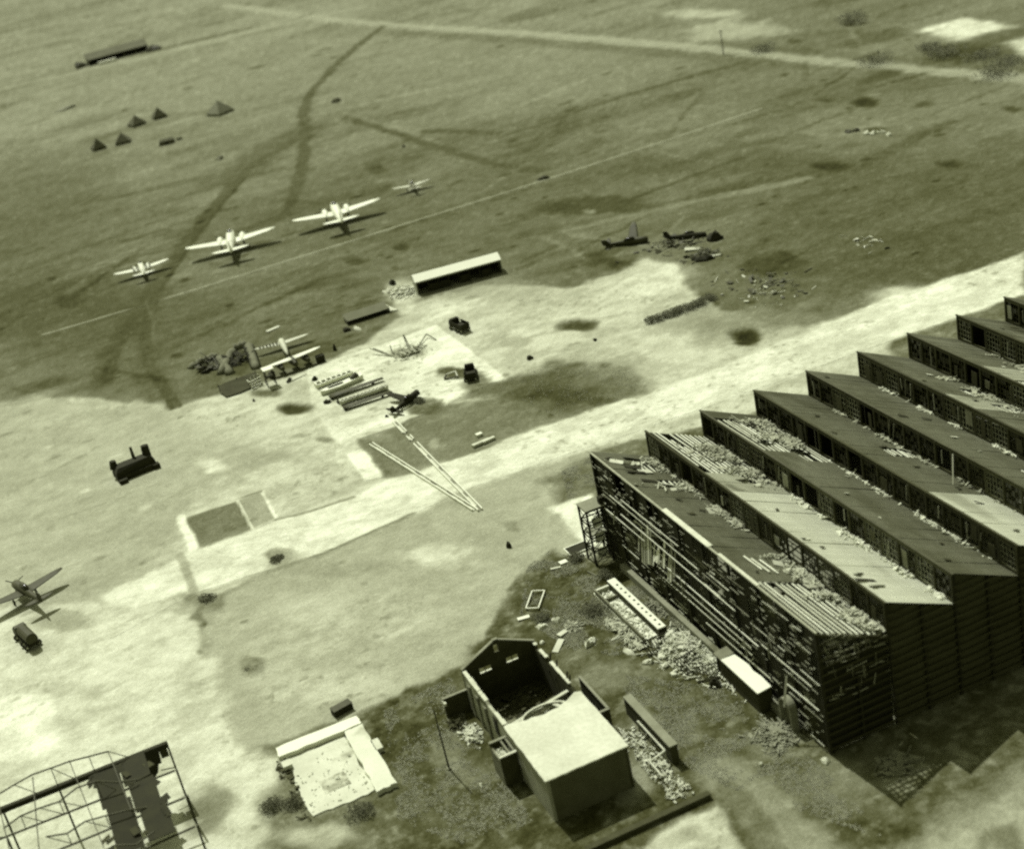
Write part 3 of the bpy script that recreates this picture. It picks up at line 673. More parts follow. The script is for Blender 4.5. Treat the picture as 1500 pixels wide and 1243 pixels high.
for k in range(12):
    mb.quad(a_[k], b_[k], b_[k+1], a_[k+1]); mb.quad(c_[k], c_[k+1], d_[k+1], d_[k]); mb.quad(a_[k], a_[k+1], c_[k+1], c_[k])
mb.build('hood', CONCG, ah)
for s in (-1, 1): MB().box((-.5, s*1.25, 1.5), (1.0, .2, 3.0)).build('jamb', CONCG, ah)
MB().poly([Vector((-.4, p.y*.98, p.z)) for p in c_]+[Vector((-.4, -1.13, .05)), Vector((-.4, 1.13, .05))], .08, (1, 0, 0)).build('door', GREYW, ah)
MB().beam((-.2, -.2, 7.5), (-1.6, -1.2, 4.2), .25, .1).build('stay_board', GREYW, ah)

tw = thing('lattice_tower', 'square steel lattice tower at the far corner of the hangar', 'tower', (67.3, 184.3, 0))
TA, TH_ = 2.9, 9.4
cs = [(0, -TA/2), (TA, -TA/2), (TA, TA/2), (0, TA/2)]
for x, y in cs: MB().box((x, y, TH_/2), (.26, .26, TH_)).build('leg', BLACK, tw)
for s in range(4):
    a = cs[s]; b = cs[(s+1) % 4]
    for q in range(4):
        z0 = .2+q*(TH_-.4)/4; z1 = .2+(q+1)*(TH_-.4)/4
        for (p0, p1) in ((a, b), (b, a)): MB().beam((p0[0], p0[1], z0), (p1[0], p1[1], z1), .09).build('brace', BLACK, tw)
        MB().beam((a[0], a[1], z1), (b[0], b[1], z1), .16).build('ring_beam', BLACK, tw)
MB().box((TA/2, 0, TH_+.1), (TA+.4, TA+.4, .16)).build('deck', CONCG, tw)
MB().box((TA/2, 0, 5.0), (TA-.3, TA-.3, .1)).build('landing', GREYW, tw)
MB().box((TA+.2, -.9, TH_+.8), (1.4, .8, 1.0)).build('winch_box', BLACK, tw)
for k in range(3): MB().box((TA*.5, -TA/2+.12+.0*k, 1.9+k*2.6), (TA*.55, .05, 1.6)).build('panel', PALEW if k else CONC, tw)

# ------------------------------------------------------------------ ruined brick shop in the foreground
rb = thing('ruined_workshop', 'roofless brick workshop ruin with dark gable and a flat white roof left over its front', 'ruin', (38.3, 134.6, 0))
BW, BD, BH = 10.6, 27.2, 6.0
BRK = mat('sooty_brick', .27, .08, .8, grain=.05); BRKL = mat('plastered_brick', .46, .12, .6, grain=.06, stain=(.62, .58))
gw = MB(); GP = (0, 1, 0); zs = lambda x: BH+2.5*(1-abs(x-BW*.5)/(BW*.5))
gw.poly([(0, BD, 0), (BW, BD, 0), (BW, BD, 4.4), (0, BD, 4.4)], .4, GP)
for xa, xb2 in ((0, 2.3), (4.0, 6.2), (7.9, BW)): gw.poly([(xa, BD, 4.4), (xb2, BD, 4.4), (xb2, BD, 5.3), (xa, BD, 5.3)], .4, GP)
gw.poly([(0, BD, 5.3), (BW, BD, 5.3), (BW, BD, BH), (BW*.85, BD, zs(BW*.85)), (BW*.15, BD, zs(BW*.15)), (0, BD, BH)], .4, GP)
gw.poly([(BW*.15, BD, zs(BW*.15)), (BW*.46, BD, zs(BW*.15)), (BW*.46, BD, zs(BW*.46)-.1)], .4, GP)
gw.poly([(BW*.52, BD, zs(BW*.15)), (BW*.85, BD, zs(BW*.15)), (BW*.52, BD, zs(BW*.52)-.1)], .4, GP)
gw.poly([(BW*.46, BD, 7.9), (BW*.52, BD, 7.9), (BW*.52, BD, BH+2.4), (BW*.46, BD, BH+2.4)], .4, GP)
gw.build('gable_wall', BRK, rb)
for xa, xb2 in ((2.3, 4.0), (6.2, 7.9)):
    f = MB().box(((xa+xb2)/2, BD+.2, 4.45), (xb2-xa, .3, .08)).build('window_sill', PLAST, rb)
    MB().box(((xa+xb2)/2, BD+.2, 4.86), (.10, .08, .74)).build('mullion', BRK, f)
cop = MB()
for (pa, pb) in (((0, BH), (BW*.49, BH+2.5)), ((BW*.51, BH+2.5), (BW, BH))): cop.beam((pa[0], BD+.2, pa[1]+.08), (pb[0], BD+.2, pb[1]+.08), .5, .16)
cop.beam((BW*.465, BD+.2, BH+2.58), (BW*.535, BD+.2, BH+2.58), .5, .16); cop.build('gable_coping', CONCG, rb)
# side walls broken along the top
def broken_wall(x, ya, yb, h, th, mt, n, jag, name='side_wall', seed=1):
    r = random.Random(seed); pts = [(x, ya, 0), (x, yb, 0), (x, yb, h)]
    for k in range(1, n): pts.append((x, yb+(ya-yb)*k/n, h-r.random()*jag))
    pts.append((x, ya, h)); return MB().poly(pts, th, (1, 0, 0)).build(name, mt, rb)
broken_wall(.02, 12.6, BD-.02, BH, .4, mat('sunlit_stained_render', .70, .14, .5, grain=.08, stain=(.4, .56)), 26, .25, seed=4)  # left wall: grazing sun put into the paler pigment, stains its own
broken_wall(BW-.42, 12.6, BD-.02, BH, .4, BRK, 26, .6, seed=5)
for xx, ya, yb, ww in ((.22, 12.9, 27.1, .6), (BW-.22, 15.6, 27.0, .5)):
    y = ya
    while y < yb-.4:
        L = min(rnd.uniform(.7, 1.9), yb-y); 
        if rnd.random() < .88: MB().box((xx+rnd.uniform(-.04, .04), y+L/2, BH+.03+rnd.uniform(-.05, .04)), (ww*rnd.uniform(.8, 1.08), L-.04, .16), Matrix.Rotation(rnd.uniform(-.03, .03), 3, 'X')).build('wall_coping', PLAST, rb)
        y += L
MB().box((.2, 6.25, BH/2-.1), (.4, 12.5, BH-.2)).build('side_wall', mat('sunlit_grey_render', .62, .10, .4, grain=.05), rb)  # left wall again paler in pigment, in place of grazing sun
MB().box((BW-.2, 6.25, BH/2-.1), (.4, 12.5, BH-.2)).build('side_wall', BRK, rb)
fw = MB().box((BW/2, .2, BH/2-.1), (BW-.82, .4, BH-.2)).build('front_wall', mat('dark_render', .36, .08, .4, grain=.06), rb)
# flat roof with a torn far edge
r = random.Random(9); pts = [(-.15+(BW+.3)*k/16, -.2+r.uniform(-.05, .05), BH) for k in range(17)]+[(BW+.15+r.uniform(-.06, .05), -.2+13.2*k/16, BH) for k in range(1, 17)]
for k in range(1, 15):
    f = k/15; pts.append((BW+.15-f*(BW+.3), 13.0-.9*math.sin(f*3.0)*1.4+r.uniform(-.18, .18)+(.5 if f < .2 else 0), BH+.0))
pts += [(-.15+r.uniform(-.05, .06), 12.5-12.7*k/16, BH) for k in range(16)]
MB().poly(pts, .2, (0, 0, 1)).build('roof', mat('roof_screed', .86, .10, .22, grain=.08, stain=(.70, .54)), rb)
MB().box((BW/2, 20, .06), (BW-.9, 14.0, .1)).build('floor', BRK, rb)
for p0, p1, ww in (((.5, 13.6, 4.9), (BW-.5, 16.2, 4.6), .5), ((1.6, 12.6, 4.2), (7.5, 15.2, 4.2), .35), ((7.4, 15.4, 4.4), (8.4, 13.2, 4.4), .5)):
    MB().beam(p0, p1, ww, .3).build('ceiling_beam', CONC, rb)
MB().box((1.7, 14.6, 4.55), (1.2, 1.0, .5)).build('beam_stub', BRKL, rb)
arc = MB(); prev = None
for k in range(11):
    a = math.pi*k/10; q = Vector((5.6+3.1*math.cos(a), 12.9+1.9*math.sin(a), 5.2))
    if prev: arc.beam(prev, q, .28, .25)
    prev = q
arc.build('curved_beam', CONC, rb)
for y in (22.2, 20.2, 17.0, 16.2): MB().beam((BW-.5, y, 4.0), (BW+.2, y-.1, BH+.9), .18).build('roof_stub', BLACK, rb)
o = litter('floor_rubble', BRK, rb, lambda r: (r.uniform(.8, 9.8), r.uniform(13, 26.5), .15+abs(r.gauss(0, .15))), 260, .2, .8, seed=21)
# annex on the left side, low wall stubs
MB().box((-1.2, 12.8, 2.2), (2.2, .25, 4.4)).build('annex_wall', BRK, rb); MB().box((-1.2, 9.4, 2.2), (2.2, .25, 4.4)).build('annex_wall', BRK, rb)
MB().box((-2.2, 11.1, 2.0), (.25, 3.2, 4.0)).build('annex_wall', BRKL, rb)
MB().box((-1.2, 9.4, 4.46), (2.3, .4, .12)).build('annex_coping', PLAST, rb); MB().box((-1.2, 12.8, 4.46), (2.3, .4, .12)).build('annex_coping', CONCG, rb)
for x in (-.25, -.9): MB().box((x, 11.1, 4.3), (.2, 3.2, .2)).build('annex_joist', CONCG, rb)
litter('annex_rubble', PLAST, rb, lambda r: (r.uniform(-2.0, -.9), r.uniform(9.8, 12.4), 3.2+abs(r.gauss(0, .25))), 90, .2, .6, seed=22)
MB().box((-1.75, BD+.1, 1.5), (3.4, .3, 3.0)).build('wing_wall', BRK, rb); MB().box((-1.75, BD+.1, 3.04), (3.5, .42, .1)).build('wing_coping', CONCG, rb)
MB().box((-3.4, BD-.3, 2.6), (.3, 1.0, .4)).build('wing_coping', PLAST, rb)
for y in (25.2, 22.4, 19.6): MB().box((-.1, y, 2.4), (.25, .8, 4.8)).build('buttress', BRKL, rb)
MB().box((-.06, 16.2, 3.9), (.12, 1.2, 2.6)).build('door_gap', BLACK, rb)

# walls to the right of the ruin
def lone_wall(name, label, x, ya, yb, h, th, mt, top, cat='wall'):
    t = thing(name, label, cat, (x, ya, 0)); L = yb-ya
    MB().box((0, L/2, h/2), (th, L, h)).build('wall_face', mt, t); MB().box((0, L/2, h+.05), (th+.12, L+.1, .1)).build('coping', top, t)
    return t
t = lone_wall('blast_wall', 'dark upright wall just right of the roofless workshop, nearest its torn roof edge', 51.6, 146.2, 154.6, 3.2, .25, BRK, CONCG)
MB().box((-.9, -.15, 1.6), (2.0, .3, 3.2)).build('return_wall', BRK, t); MB().box((-.9, -.15, 3.25), (2.1, .4, .1)).build('return_coping', CONCG, t)
lone_wall('boundary_wall', 'long free-standing wall with a wide pale top, lower right of the workshop', 55.0, 135.4, 147.8, 2.6, 1.0, BRK, CONCG)
t = thing('pen_frame', 'thin pale timber frame of an open pen beside the long wall', 'frame', (51.6, 134.6, 0))
for p, q in (((2.6, 9, 1.6), (2.6, 1.8, 1.6)), ((2.6, 1.8, 1.6), (.2, 1.2, 1.5)), ((.2, 1.2, 1.5), (.2, -2, 1.4))): MB().beam(p, q, .2, .16).build('rail', PLAST, t)
for p in ((2.6, 9), (2.6, 5.4), (2.6, 1.8), (.2, 1.2), (.2, -2)): MB().box((p[0], p[1], .75), (.16, .16, 1.5)).build('post', GREYW, t)
o = litter('pen_rubble', PLAST, None, lambda r: (51.2+r.uniform(0, 2.8), 134+r.uniform(-5, 11), .05+abs(r.gauss(0, .18))), 420, .08, .35, seed=23)
tag(o, 'pale rubble strewn along the right side of the workshop', 'rubble')
ms = thing('mast', 'lone thin dark mast casting a line of shadow left of the workshop', 'mast', at(656, 1125))
MB().tube((0, 0, 0), (0, 0, 9.2), .13, .07, 8).build('pole', BLACK, ms); MB().box((0, 0, .1), (.5, .5, .2)).build('footing', CONCG, ms)
# ------------------------------------------------------------------ rubble annex by the hangar side
an = thing('demolished_annex', 'long pale rubble-filled foundation with a row of dark holes along one side', 'foundation', (63.5, 160.2, 0))
MB().box((1.9, 7.9, .15), (3.9, 15.8, .3)).build('floor_slab', mat('lime_floor', .92, .08, .5, grain=.08, stain=(.62, .62)), an)
MB().box((3.0, 7.9, .85), (1.3, 15.8, 1.1)).build('thick_wall', mat('lime_wall', .94, .05, .5, grain=.05), an)
hole = withmat(MB().box((0, 0, 0), (.32, .38, .05)).mesh('socket_hole'), BLACK)
for k in range(11): obj('socket_hole', hole, an, (3.1+rnd.uniform(-.05, .05), .9+k*1.28+rnd.uniform(-.1, .1), 1.405))
MB().box((2.32, 7.9, .9), (.1, 15.6, 1.06)).build('dark_joint', BRK, an)
MB().box((.1, 7.6, .55), (.25, 15.2, 1.1)).build('low_wall', BRKL, an)
MB().box((1.2, 15.2, .5), (2.4, .4, 1.0)).build('cross_wall', PLAST, an); MB().box((1.4, 12.4, .45), (1.6, .3, .7)).build('cross_wall', BRKL, an)
MB().box((3.0, -.05, .6), (1.3, .12, 1.2)).build('end_face', BLACK, an)
litter('floor_rubble', PLAST, an, lambda r: (r.uniform(.3, 2.2), r.uniform(.3, 15), .32+abs(r.gauss(0, .08))), 260, .06, .32, seed=24)
litter('fallen_lath', PALEW, an, lambda r: (r.uniform(-1.9, -.2), r.uniform(-1, 8), .1+abs(r.gauss(0, .12))), 200, .15, .6, seed=25)

def heap(name, label, cat, c, sx, sy, h, n, mt, smin, smax, seed, parent=None):
    def fn(r):
        a = r.gauss(0, .42); b = r.gauss(0, .42); return (c[0]+a*sx, c[1]+b*sy, .06+h*math.exp(-(a*a+b*b)*2.2)*r.random())
    o = litter(name, mt, None, fn, n, smin, smax, seed=seed, sticks=.88 if name == 'lumber_heap' else .4); return tag(o, label, cat)
def hp(px, py): v = at(px, py); return (v.x, v.y)
heap('lumber_heap', 'tangled heap of pale splintered lumber between the foundation and the porch', 'lumber heap', hp(1000, 955), 3.6, 6.5, 1.6, 760, PALEW, .2, .95, 26)
heap('lumber_heap', 'strip of pale broken lath along the hangar plinth', 'lumber heap', hp(1040, 972), 1.3, 7.0, .8, 460, PALEW, .1, .45, 27)
heap('lumber_heap', 'small stacked fan of grey laths beside the hangar wall', 'lumber heap', hp(960, 890), .9, 2.6, .5, 130, GREYW, .3, .8, 28)
heap('lumber_heap', 'low fan of grey laths halfway along the hangar wall', 'lumber heap', hp(995, 918), .9, 2.4, .5, 130, GREYW, .3, .8, 29)
heap('lumber_heap', 'grey splintered timber spread below the porch near the hangar corner', 'lumber heap', hp(1135, 1075), 2.6, 3.2, .8, 420, GREYW, .1, .8, 30)
heap('rubble_heap', 'dark speckled rubble pile on the weeds left of the foundation', 'rubble', hp(838, 917), 1.2, 1.6, .5, 180, GREYW, .08, .28, 32)
heap('rubble_heap', 'pale rubble spilled at the workshop left wall', 'rubble', hp(690, 1075), 1.4, 2.4, .6, 160, PLAST, .15, .5, 33)
heap('rubble_heap', 'dark debris mound on the grass left of the workshop', 'rubble', hp(668, 1062), 1.0, 1.4, .8, 90, BRK, .2, .6, 34)
heap('wire_heap', 'dim tangle of debris lying in the hangar shadow', 'rubble', hp(1315, 1120), 3.0, 2.4, .5, 140, CONCG, .2, .9, 35)
def rack(label, px, py, rz, n, L, mt, h=1.4):
    t = thing('timber_rack', label, 'rack', at(px, py), rz)
    for k in range(n): MB().beam((k*.42, 0, .1), (k*.42+.1, L, h), .1).build('stake', mt, t)
    MB().beam((-.2, .2, .2), (n*.42, .2, .25), .14).build('rail', mt, t); MB().beam((-.2, L*.9, h), (n*.42, L*.9, h), .12).build('rail', mt, t)
rack('dark slatted rack at the near end of the pale foundation', 950, 962, 0, 8, 2.2, BLACK)
rack('dark broken crate frame standing among the splintered lumber', 1005, 990, .2, 8, 2.6, BLACK)
rack('dark leaning stakes at the near edge of the lumber heap', 1022, 1000, -.3, 7, 1.8, DARKW)
def chunk(label, px, py, sx, sy, sz, mt, name='rubble_block', rz=None, cat='rubble block', seed=0):
    r = random.Random(px*7+py+seed); mb = MB(); base = at(px, py)
    ringn = 9; prof = [(1, 0), (r.uniform(.85, 1.1), .3), (r.uniform(.6, .9), .75), (.4, 1.0)]; rings = []; ox = r.uniform(-.2, .2)*sx
    jit = [r.uniform(.45, 1.25) for _ in range(ringn)]
    for s, z in prof: rings.append([Vector((ox*z+sx*.5*s*jit[k]*math.cos(6.283*k/ringn), sy*.5*s*jit[k]*math.sin(6.283*k/ringn), z*sz*r.uniform(.6, 1))) for k in range(ringn)])
    mb.loft(rings); o = mb.build(name, mt); o.location = base; o.rotation_euler = (0, 0, r.uniform(0, 3) if rz is None else rz)
    return tag(o, label, cat)
def slab(label, px, py, sx, sy, sz, mt, rz, tilt=.06, cat='slab', name='fallen_slab'):
    o = MB().box((0, 0, sz/2), (sx, sy, sz)).build(name, mt); o.location = at(px, py); o.location.z = .04+abs(tilt)*sx*.4; o.rotation_euler = (tilt, tilt, rz)
    return tag(o, label, cat)
for a in [('large pale lump of plaster between workshop and foundation', 863, 941, 2.4, 1.6, .8, PLAST), ('irregular white lump beside the workshop gable corner', 791, 918, 2.2, 1.8, .6, PLAST),
          ('upright white lump among weeds above the workshop', 815, 909, 1.0, 2.0, .6, PLAST), ('pale lump in front of the dark slatted rack', 948, 970, 1.8, 1.5, .6, PLAST),
          ('pale tilted lump left of the crate frame', 970, 975, 1.7, 1.3, .6, PLAST), ('pale ring-shaped lump at the lumber heap corner', 985, 987, 1.4, 1.3, .5, PLAST),
          ('long flat pale lump right of the plaster lump', 903, 932, 2.4, .8, .3, PLAST), ('wide pale crust below the fallen lath', 918, 953, 3.0, 1.1, .4, PLAST),
          ('small pale block at the workshop right wall top corner', 792, 941, 1.0, 1.0, .4, PLAST), ('dark boulder-like drum heap near the porch', 1047, 1003, 2.2, 1.6, 1.2, BLACK),
          ('pale stone at the hangar front corner', 1208, 1115, 1.4, .9, .6, PLAST), ('grey stone on the rough track below the lumber', 1112, 1120, .8, .7, .5, PLAST), ('small pale stone below the workshop annex', 703, 1150, .9, .9, .4, PLAST)]:
    chunk(*a)
for a in [('pale plank slab lying right of the workshop gable', 816, 946, .9, 2.9, .15, PLAST, -.75), ('white sheet lying on the bare ground above the frame', 823, 823, 1.3, .9, .1, WHITE, .1),
          ('pale sheet below the empty bed frame', 765, 905, 1.8, .7, .12, WHITE, -.1), ('small pale slab among the weeds', 822, 928, 1.6, .8, .2, PLAST, .4), ('pale board near the lattice tower foot', 812, 832, 1.6, .35, .1, PLAST, -.2),
          ('pale board beside the tower leg', 866, 840, .3, 2.2, .1, GREYW, .3), ('white flat sheet right below the tower', 850, 813, 1.3, .6, .1, WHITE, 0)]:
    slab(*a)
fr_ = thing('bed_frame', 'empty white rectangular timber frame lying on the grass', 'frame', (55.9, 180.1, 0), -.62)
for p, q in (((-.95, -2.3, .35), (.95, -2.3, .35)), ((-.95, 2.3, .35), (.95, 2.3, .35)), ((-.95, -2.3, .35), (-.95, 2.3, .35)), ((.95, -2.3, .35), (.95, 2.3, .35))): MB().beam(p, q, .16).build('rail', WHITE, fr_)
for p, q in (((-.9, -2.2, .3), (.9, 1, .3)), ((.9, -2.2, .3), (-.9, 1.4, .3))): MB().beam(p, q, .08).build('brace', GREYW, fr_)
for x in (-.9, .9):
    for y in (-2.25, 2.25): MB().box((x, y, .16), (.12, .12, .3)).build('leg', GREYW, fr_)
tp = thing('inspection_pit', 'dark square pit cover with white kerb beside the lattice tower', 'pit', at(845, 803), 0)
MB().box((0, 0, .06), (3.6, 2.4, .1)).build('cover', BLACK, tp)
for c, d in (((0, -1.25, .12), (3.9, .18, .22)), ((0, 1.25, .12), (3.9, .18, .22)), ((-1.87, 0, .12), (.18, 2.3, .22)), ((1.87, 0, .12), (.18, 2.3, .22))): MB().box(c, d).build('kerb', WHITE, tp)

# ------------------------------------------------------------------ concrete channels in a V across the road
def channel(label, a, b, n, gap, wv, mt):
    a = Vector((*a, 0)); b = Vector((*b, 0)); d = (b-a).normalized(); s = Vector((-d.y, d.x, 0)); L = (b-a).length
    t = thing('concrete_channel', label, 'channel', a, 0)
    for k in range(n):
        u0 = L*k/n+.015; u1 = L*(k+1)/n-.015
        if k in gap: continue
        for sg in (-1, 1): MB().beam(d*u0+s*sg*wv/2+Vector((0, 0, .25)), d*u1+s*sg*wv/2+Vector((0, 0, .2)), .22, .36).build('kerb', mt, t)
        MB().beam(d*u0+Vector((0, 0, .06)), d*u1+Vector((0, 0, .06)), wv-.3, .08).build('bed', CONCG if k % 3 == 0 else CONC, t)
channel('straight pale concrete channel crossing the road, right arm of the V', (59.75, 256.5), (59.75, 211.8), 22, (3, 5), .75, mat('lime_kerb', .93, .05, .5))
channel('slanting pale concrete channel, left arm of the V', (53.0, 250.6), (59.0, 212.6), 20, (), .7, MATS['lime_kerb'])

# ------------------------------------------------------------------ long white-roofed shed, low shed
ls = thing('long_shed', 'long low shed with gleaming white roof and dark open front', 'shed', (87.4, 319.9, 0), -.15)
SLn = 20.6
MB().poly([(-.2, -.2, 3.1), (-.2, 2.7, 4.1), (SLn+.2, 2.7, 4.1), (SLn+.2, -.2, 3.1)], .14, (0, 0, 1)).build('roof', WHITE, ls)
MB().poly([(-.2, 2.75, 4.15), (-.2, 4.6, 3.2), (SLn+.2, 4.6, 3.2), (SLn+.2, 2.75, 4.15)], .14, (0, 0, 1)).build('roof', ALUD, ls)
MB().box((SLn/2, 4.3, 1.6), (SLn, .2, 3.2)).build('back_wall', BLACK, ls)
for x in (0, SLn): MB().box((x, 2.2, 1.5), (.2, 4.2, 3.0)).build('end_wall', GREYW, ls)
for k in range(9): MB().box((.3+k*(SLn-.6)/8, .15, 1.5), (.22, .22, 3.0)).build('post', BLACK, ls)
for k in range(8):
    if k in (1, 2, 4, 6): MB().box((1.6+k*2.55, .2, .9), (2.2, .12, 1.8)).build('front_panel', BLACK, ls)
MB().box((SLn/2, -.25, 3.0), (SLn, .1, .22)).build('eaves_board', GREYW, ls)
lo = thing('low_shed', 'low grey-roofed shed with a pale end wall left of the long shed', 'shed', (68.4, 316.9, 0), -.03)
MB().poly([(0, -1.6, .9), (0, 1.6, 1.7), (10.2, 1.6, 1.7), (10.2, -1.6, .9)], .12, (0, 0, 1)).build('roof', mat('grey_sheet', .44, .05, .4), lo)
MB().box((5, 1.3, .75), (9.8, .15, 1.5)).build('back_wall', DARKW, lo); MB().box((10.25, -.1, .7), (.15, 3.2, 1.4)).build('end_wall', PLAST, lo); MB().box((.15, -.1, .6), (.15, 2.6, 1.2)).build('end_wall', DARKW, lo)
for k in range(5): MB().box((.4+k*2.3, -1.4, .4), (.16, .16, .8)).build('post', BLACK, lo)
MB().poly([(10.5, -1.6, .02), (12.0, -2.4, .02), (11.2, 1.4, .02), (10.4, 1.6, .02)], .3, (0, 0, 1)).build('loading_step', PLAST, lo)
heap('rubble_heap', 'pale rubble of a collapsed hut beside the long white shed', 'rubble', hp(588, 428), 3.4, 5.5, 1.0, 300, PLAST, .2, .8, 36)
chunk('dark oil drum stack at the corner of the collapsed hut', 573, 416, 2.4, 2.2, 1.4, BLACK)
chunk('dark debris lump at the near side of the low shed', 505, 484, 2.2, 2.0, .9, BLACK); chunk('pale debris lump at the near side of the low shed', 521, 482, 2.4, 2.0, .7, PLAST)
fh = thing('far_hangar', 'distant dark long hangar beyond the tents, upper left', 'hangar', (76, 790, 0), 0)
MB().poly([(0, -5, 2.6), (0, 5, 4.6), (31, 5, 4.6), (31, -5, 2.6)], .3, (0, 0, 1)).build('roof', mat('faded_roof', .36, .08, .2), fh)
MB().box((15.5, 4.8, 2.1), (30.6, .4, 4.2)).build('back_wall', DARKW, fh)
for x in (.3, 30.7): MB().box((x, 0, 1.5), (.3, 9.6, 3.0)).build('end_wall', CONCG, fh)
for k in range(6): MB().box((.6+k*5.95, -4.8, 1.3), (.5, .5, 2.6)).build('column', DARKW, fh)
MB().box((9, -8, .5), (9, 3, 1.0)).build('pale_ramp', CONC, fh)
chunk('dark bush-like heap left of the distant hangar', 118, 98, 9, 8, 3, CAMO); chunk('dark heap right of the distant hangar', 224, 73, 8, 7, 3, CAMO)

# ------------------------------------------------------------------ low white-walled ruin, lower left
def ragged(x0_, y0_, x1_, y1_, h, j_, seed):
    q = random.Random(seed); P = []
    for (ax, ay), (bx, by) in zip([(x0_, y0_), (x1_, y0_), (x1_, y1_), (x0_, y1_)], [(x1_, y0_), (x1_, y1_), (x0_, y1_), (x0_, y0_)]):
        for k in range(9): P.append((ax+(bx-ax)*k/9+q.uniform(-j_, j_), ay+(by-ay)*k/9+q.uniform(-j_, j_), 0))
    return MB().poly(P, h, (0, 0, 1))
rs = thing('slab_ruin', 'low thick white-walled floor ruin with a burnt patch, bottom centre left', 'ruin', (13.0, 153.0, 0))
ragged(.6, .4, 8.9, 13.9, .15, .25, 5).build('floor', mat('burnt_floor', .86, .10, .22, grain=.05, stain=(.56, .60)), rs)
ragged(0, 14.1, 11.5, 16.3, .8, .12, 3).build('thick_wall', WHITE, rs)
ragged(8.9, -.6, 11.5, 14.0, .7, .15, 4).build('thick_wall', mat('thick_whitewash', .90, .08, .3, grain=.05, stain=(.74, .58)), rs)
MB().box((11.9, 8.6, .35), (1.0, 2.4, .7)).build('buttress', PLAST, rs)
MB().box((.5, 12.2, .5), (1.2, 1.4, .6)).build('wall_stub', PLAST, rs)
litter('floor_rubble', PLAST, rs, lambda r: (r.uniform(.8, 8.6), r.uniform(.8, 13), .17+abs(r.gauss(0, .05))), 90, .05, .2, seed=40)
litter('wall_debris', BRK, rs, lambda r: (r.uniform(-.9, .5), r.uniform(0, 14), .1+abs(r.gauss(0, .08))), 60, .1, .45, seed=41)
bp_ = ragged(3.2, 3.6, 6.6, 6.6, .02, .14, 6); bo = bp_.build('burnt_patch', mat('charred_floor', .62, .22, .9, grain=.12, stain=(.84, .50)), rs); bo.location.z = .155
tk = thing('water_trough', 'small dark trough on the bare ground above the white-walled ruin', 'trough', at(500, 1041), .2)
MB().box((0, 0, .5), (2.8, 1.3, 1.0)).build('tank', BLACK, tk); MB().box((0, 0, 1.03), (2.9, 1.4, .06)).build('lid', STEEL, tk)

# ------------------------------------------------------------------ bombed steel-framed hangar, bottom left
sf = thing('steel_hangar_frame', 'skeleton of a bombed steel hangar with bowed roof trusses, bottom left corner', 'hangar', (.3, 168.8, 0))
ZE = 8.0
rf = random.Random(8)
for q, y in enumerate((0, -6.2, -12.4, -18.6)):
    for k in range(5):
        if q and k in (1, 2) : continue
        MB().beam((-k*7.0, y, 0), (-k*7.0+rf.uniform(-.2, .2)*(q > 0), y, ZE), .24).build('column', STEEL, sf)
    prev = None
    for k in range(13):
        x = -28.0*k/12; sag = rf.uniform(-.7, .3) if q else rf.uniform(-.3, .1)
        z = ZE+.2+(3.0-.5*q)*math.sin(math.pi*k/12)+sag; yy = y+rf.uniform(-.5, .5)*(1 if q else .3)
        if prev and k > 2:
            if rf.random() < .8: MB().beam((prev[0], prev[2], prev[1]), (x, yy, z), .15).build('top_chord', STEEL, sf)
            if k % 2 == 0 and rf.random() < .8: MB().beam((x, y, ZE), (x, yy, z), .10).build('truss_post', STEEL, sf)
            if rf.random() < .55: MB().beam((prev[0], y, ZE), (x, yy, z), .08).build('truss_brace', STEEL, sf)
        prev = (x, z, yy)
    if q: MB().beam((-.2, y, ZE-.1), (-28, y+rf.uniform(-.8, .8), ZE-rf.uniform(.1, 1.2)), .2).build('tie_beam', STEEL, sf)
    else: MB().box((-14, y, ZE-.1), (28.2, .6, .7)).build('tie_beam', BLACK, sf)
for k in range(3, 12, 2):
    x = -28.0*k/12; z = ZE+.2+2.6*math.sin(math.pi*k/12)
    MB().beam((x, 0, z), (x+rf.uniform(-1.6, 1.6), -12-rf.uniform(0, 6), z-rf.uniform(0, 1.6)), .12).build('purlin', STEEL, sf)
for k, (xa, xb2, ya, yb) in enumerate(((-6.4, -3.0, -.4, -6.0), (-6.0, -2.8, -6.1, -12.2), (-5.6, -2.4, -12.3, -18.6), (-9.6, -6.5, -1.6, -9.0), (-9.2, -6.1, -9.1, -18.6))):
    MB().box(((xa+xb2)/2, (ya+yb)/2, ZE+.35+k*.05), (xb2-xa, ya-yb, .08), Matrix.Rotation(.06*(k-2), 3, 'Y') @ Matrix.Rotation(.03*(k-1), 3, 'X')).build('roof_cladding', BLACK, sf)
for k in range(16):
    MB().box((rf.choice([-9.8, -6.3, -2.4])+rf.uniform(-.7, .7), rf.uniform(-18, -1), ZE+.5), (rf.uniform(.4, 1.4), rf.uniform(.6, 2.0), .06), Matrix.Rotation(rf.uniform(-.5, .5), 3, 'Y') @ Matrix.Rotation(rf.uniform(-.5, .5), 3, 'Z')).build('torn_cladding', BLACK if k % 3 else DARKW, sf)
for k in range(4): MB().box((-.7-k*1.1, .1, 6.9-k*.35), (1.0, .06, 1.6+.4*(k % 2)), Matrix.Rotation(.1*k, 3, 'Y')).build('hanging_panel', DARKW, sf)
MB().poly([(-5.5, -.2, 7.4), (-1.2, -.2, 7.5), (-2.2, -.25, 4.6), (-3.8, -.2, 3.2), (-5.2, -.2, 4.4)], .06, (0, 1, 0)).build('hanging_panel', BLACK, sf)
MB().beam((0, 0, 4.2), (-1.8, 0, 4.6), .12).build('brace', STEEL, sf)
v = at(1040, 1168)
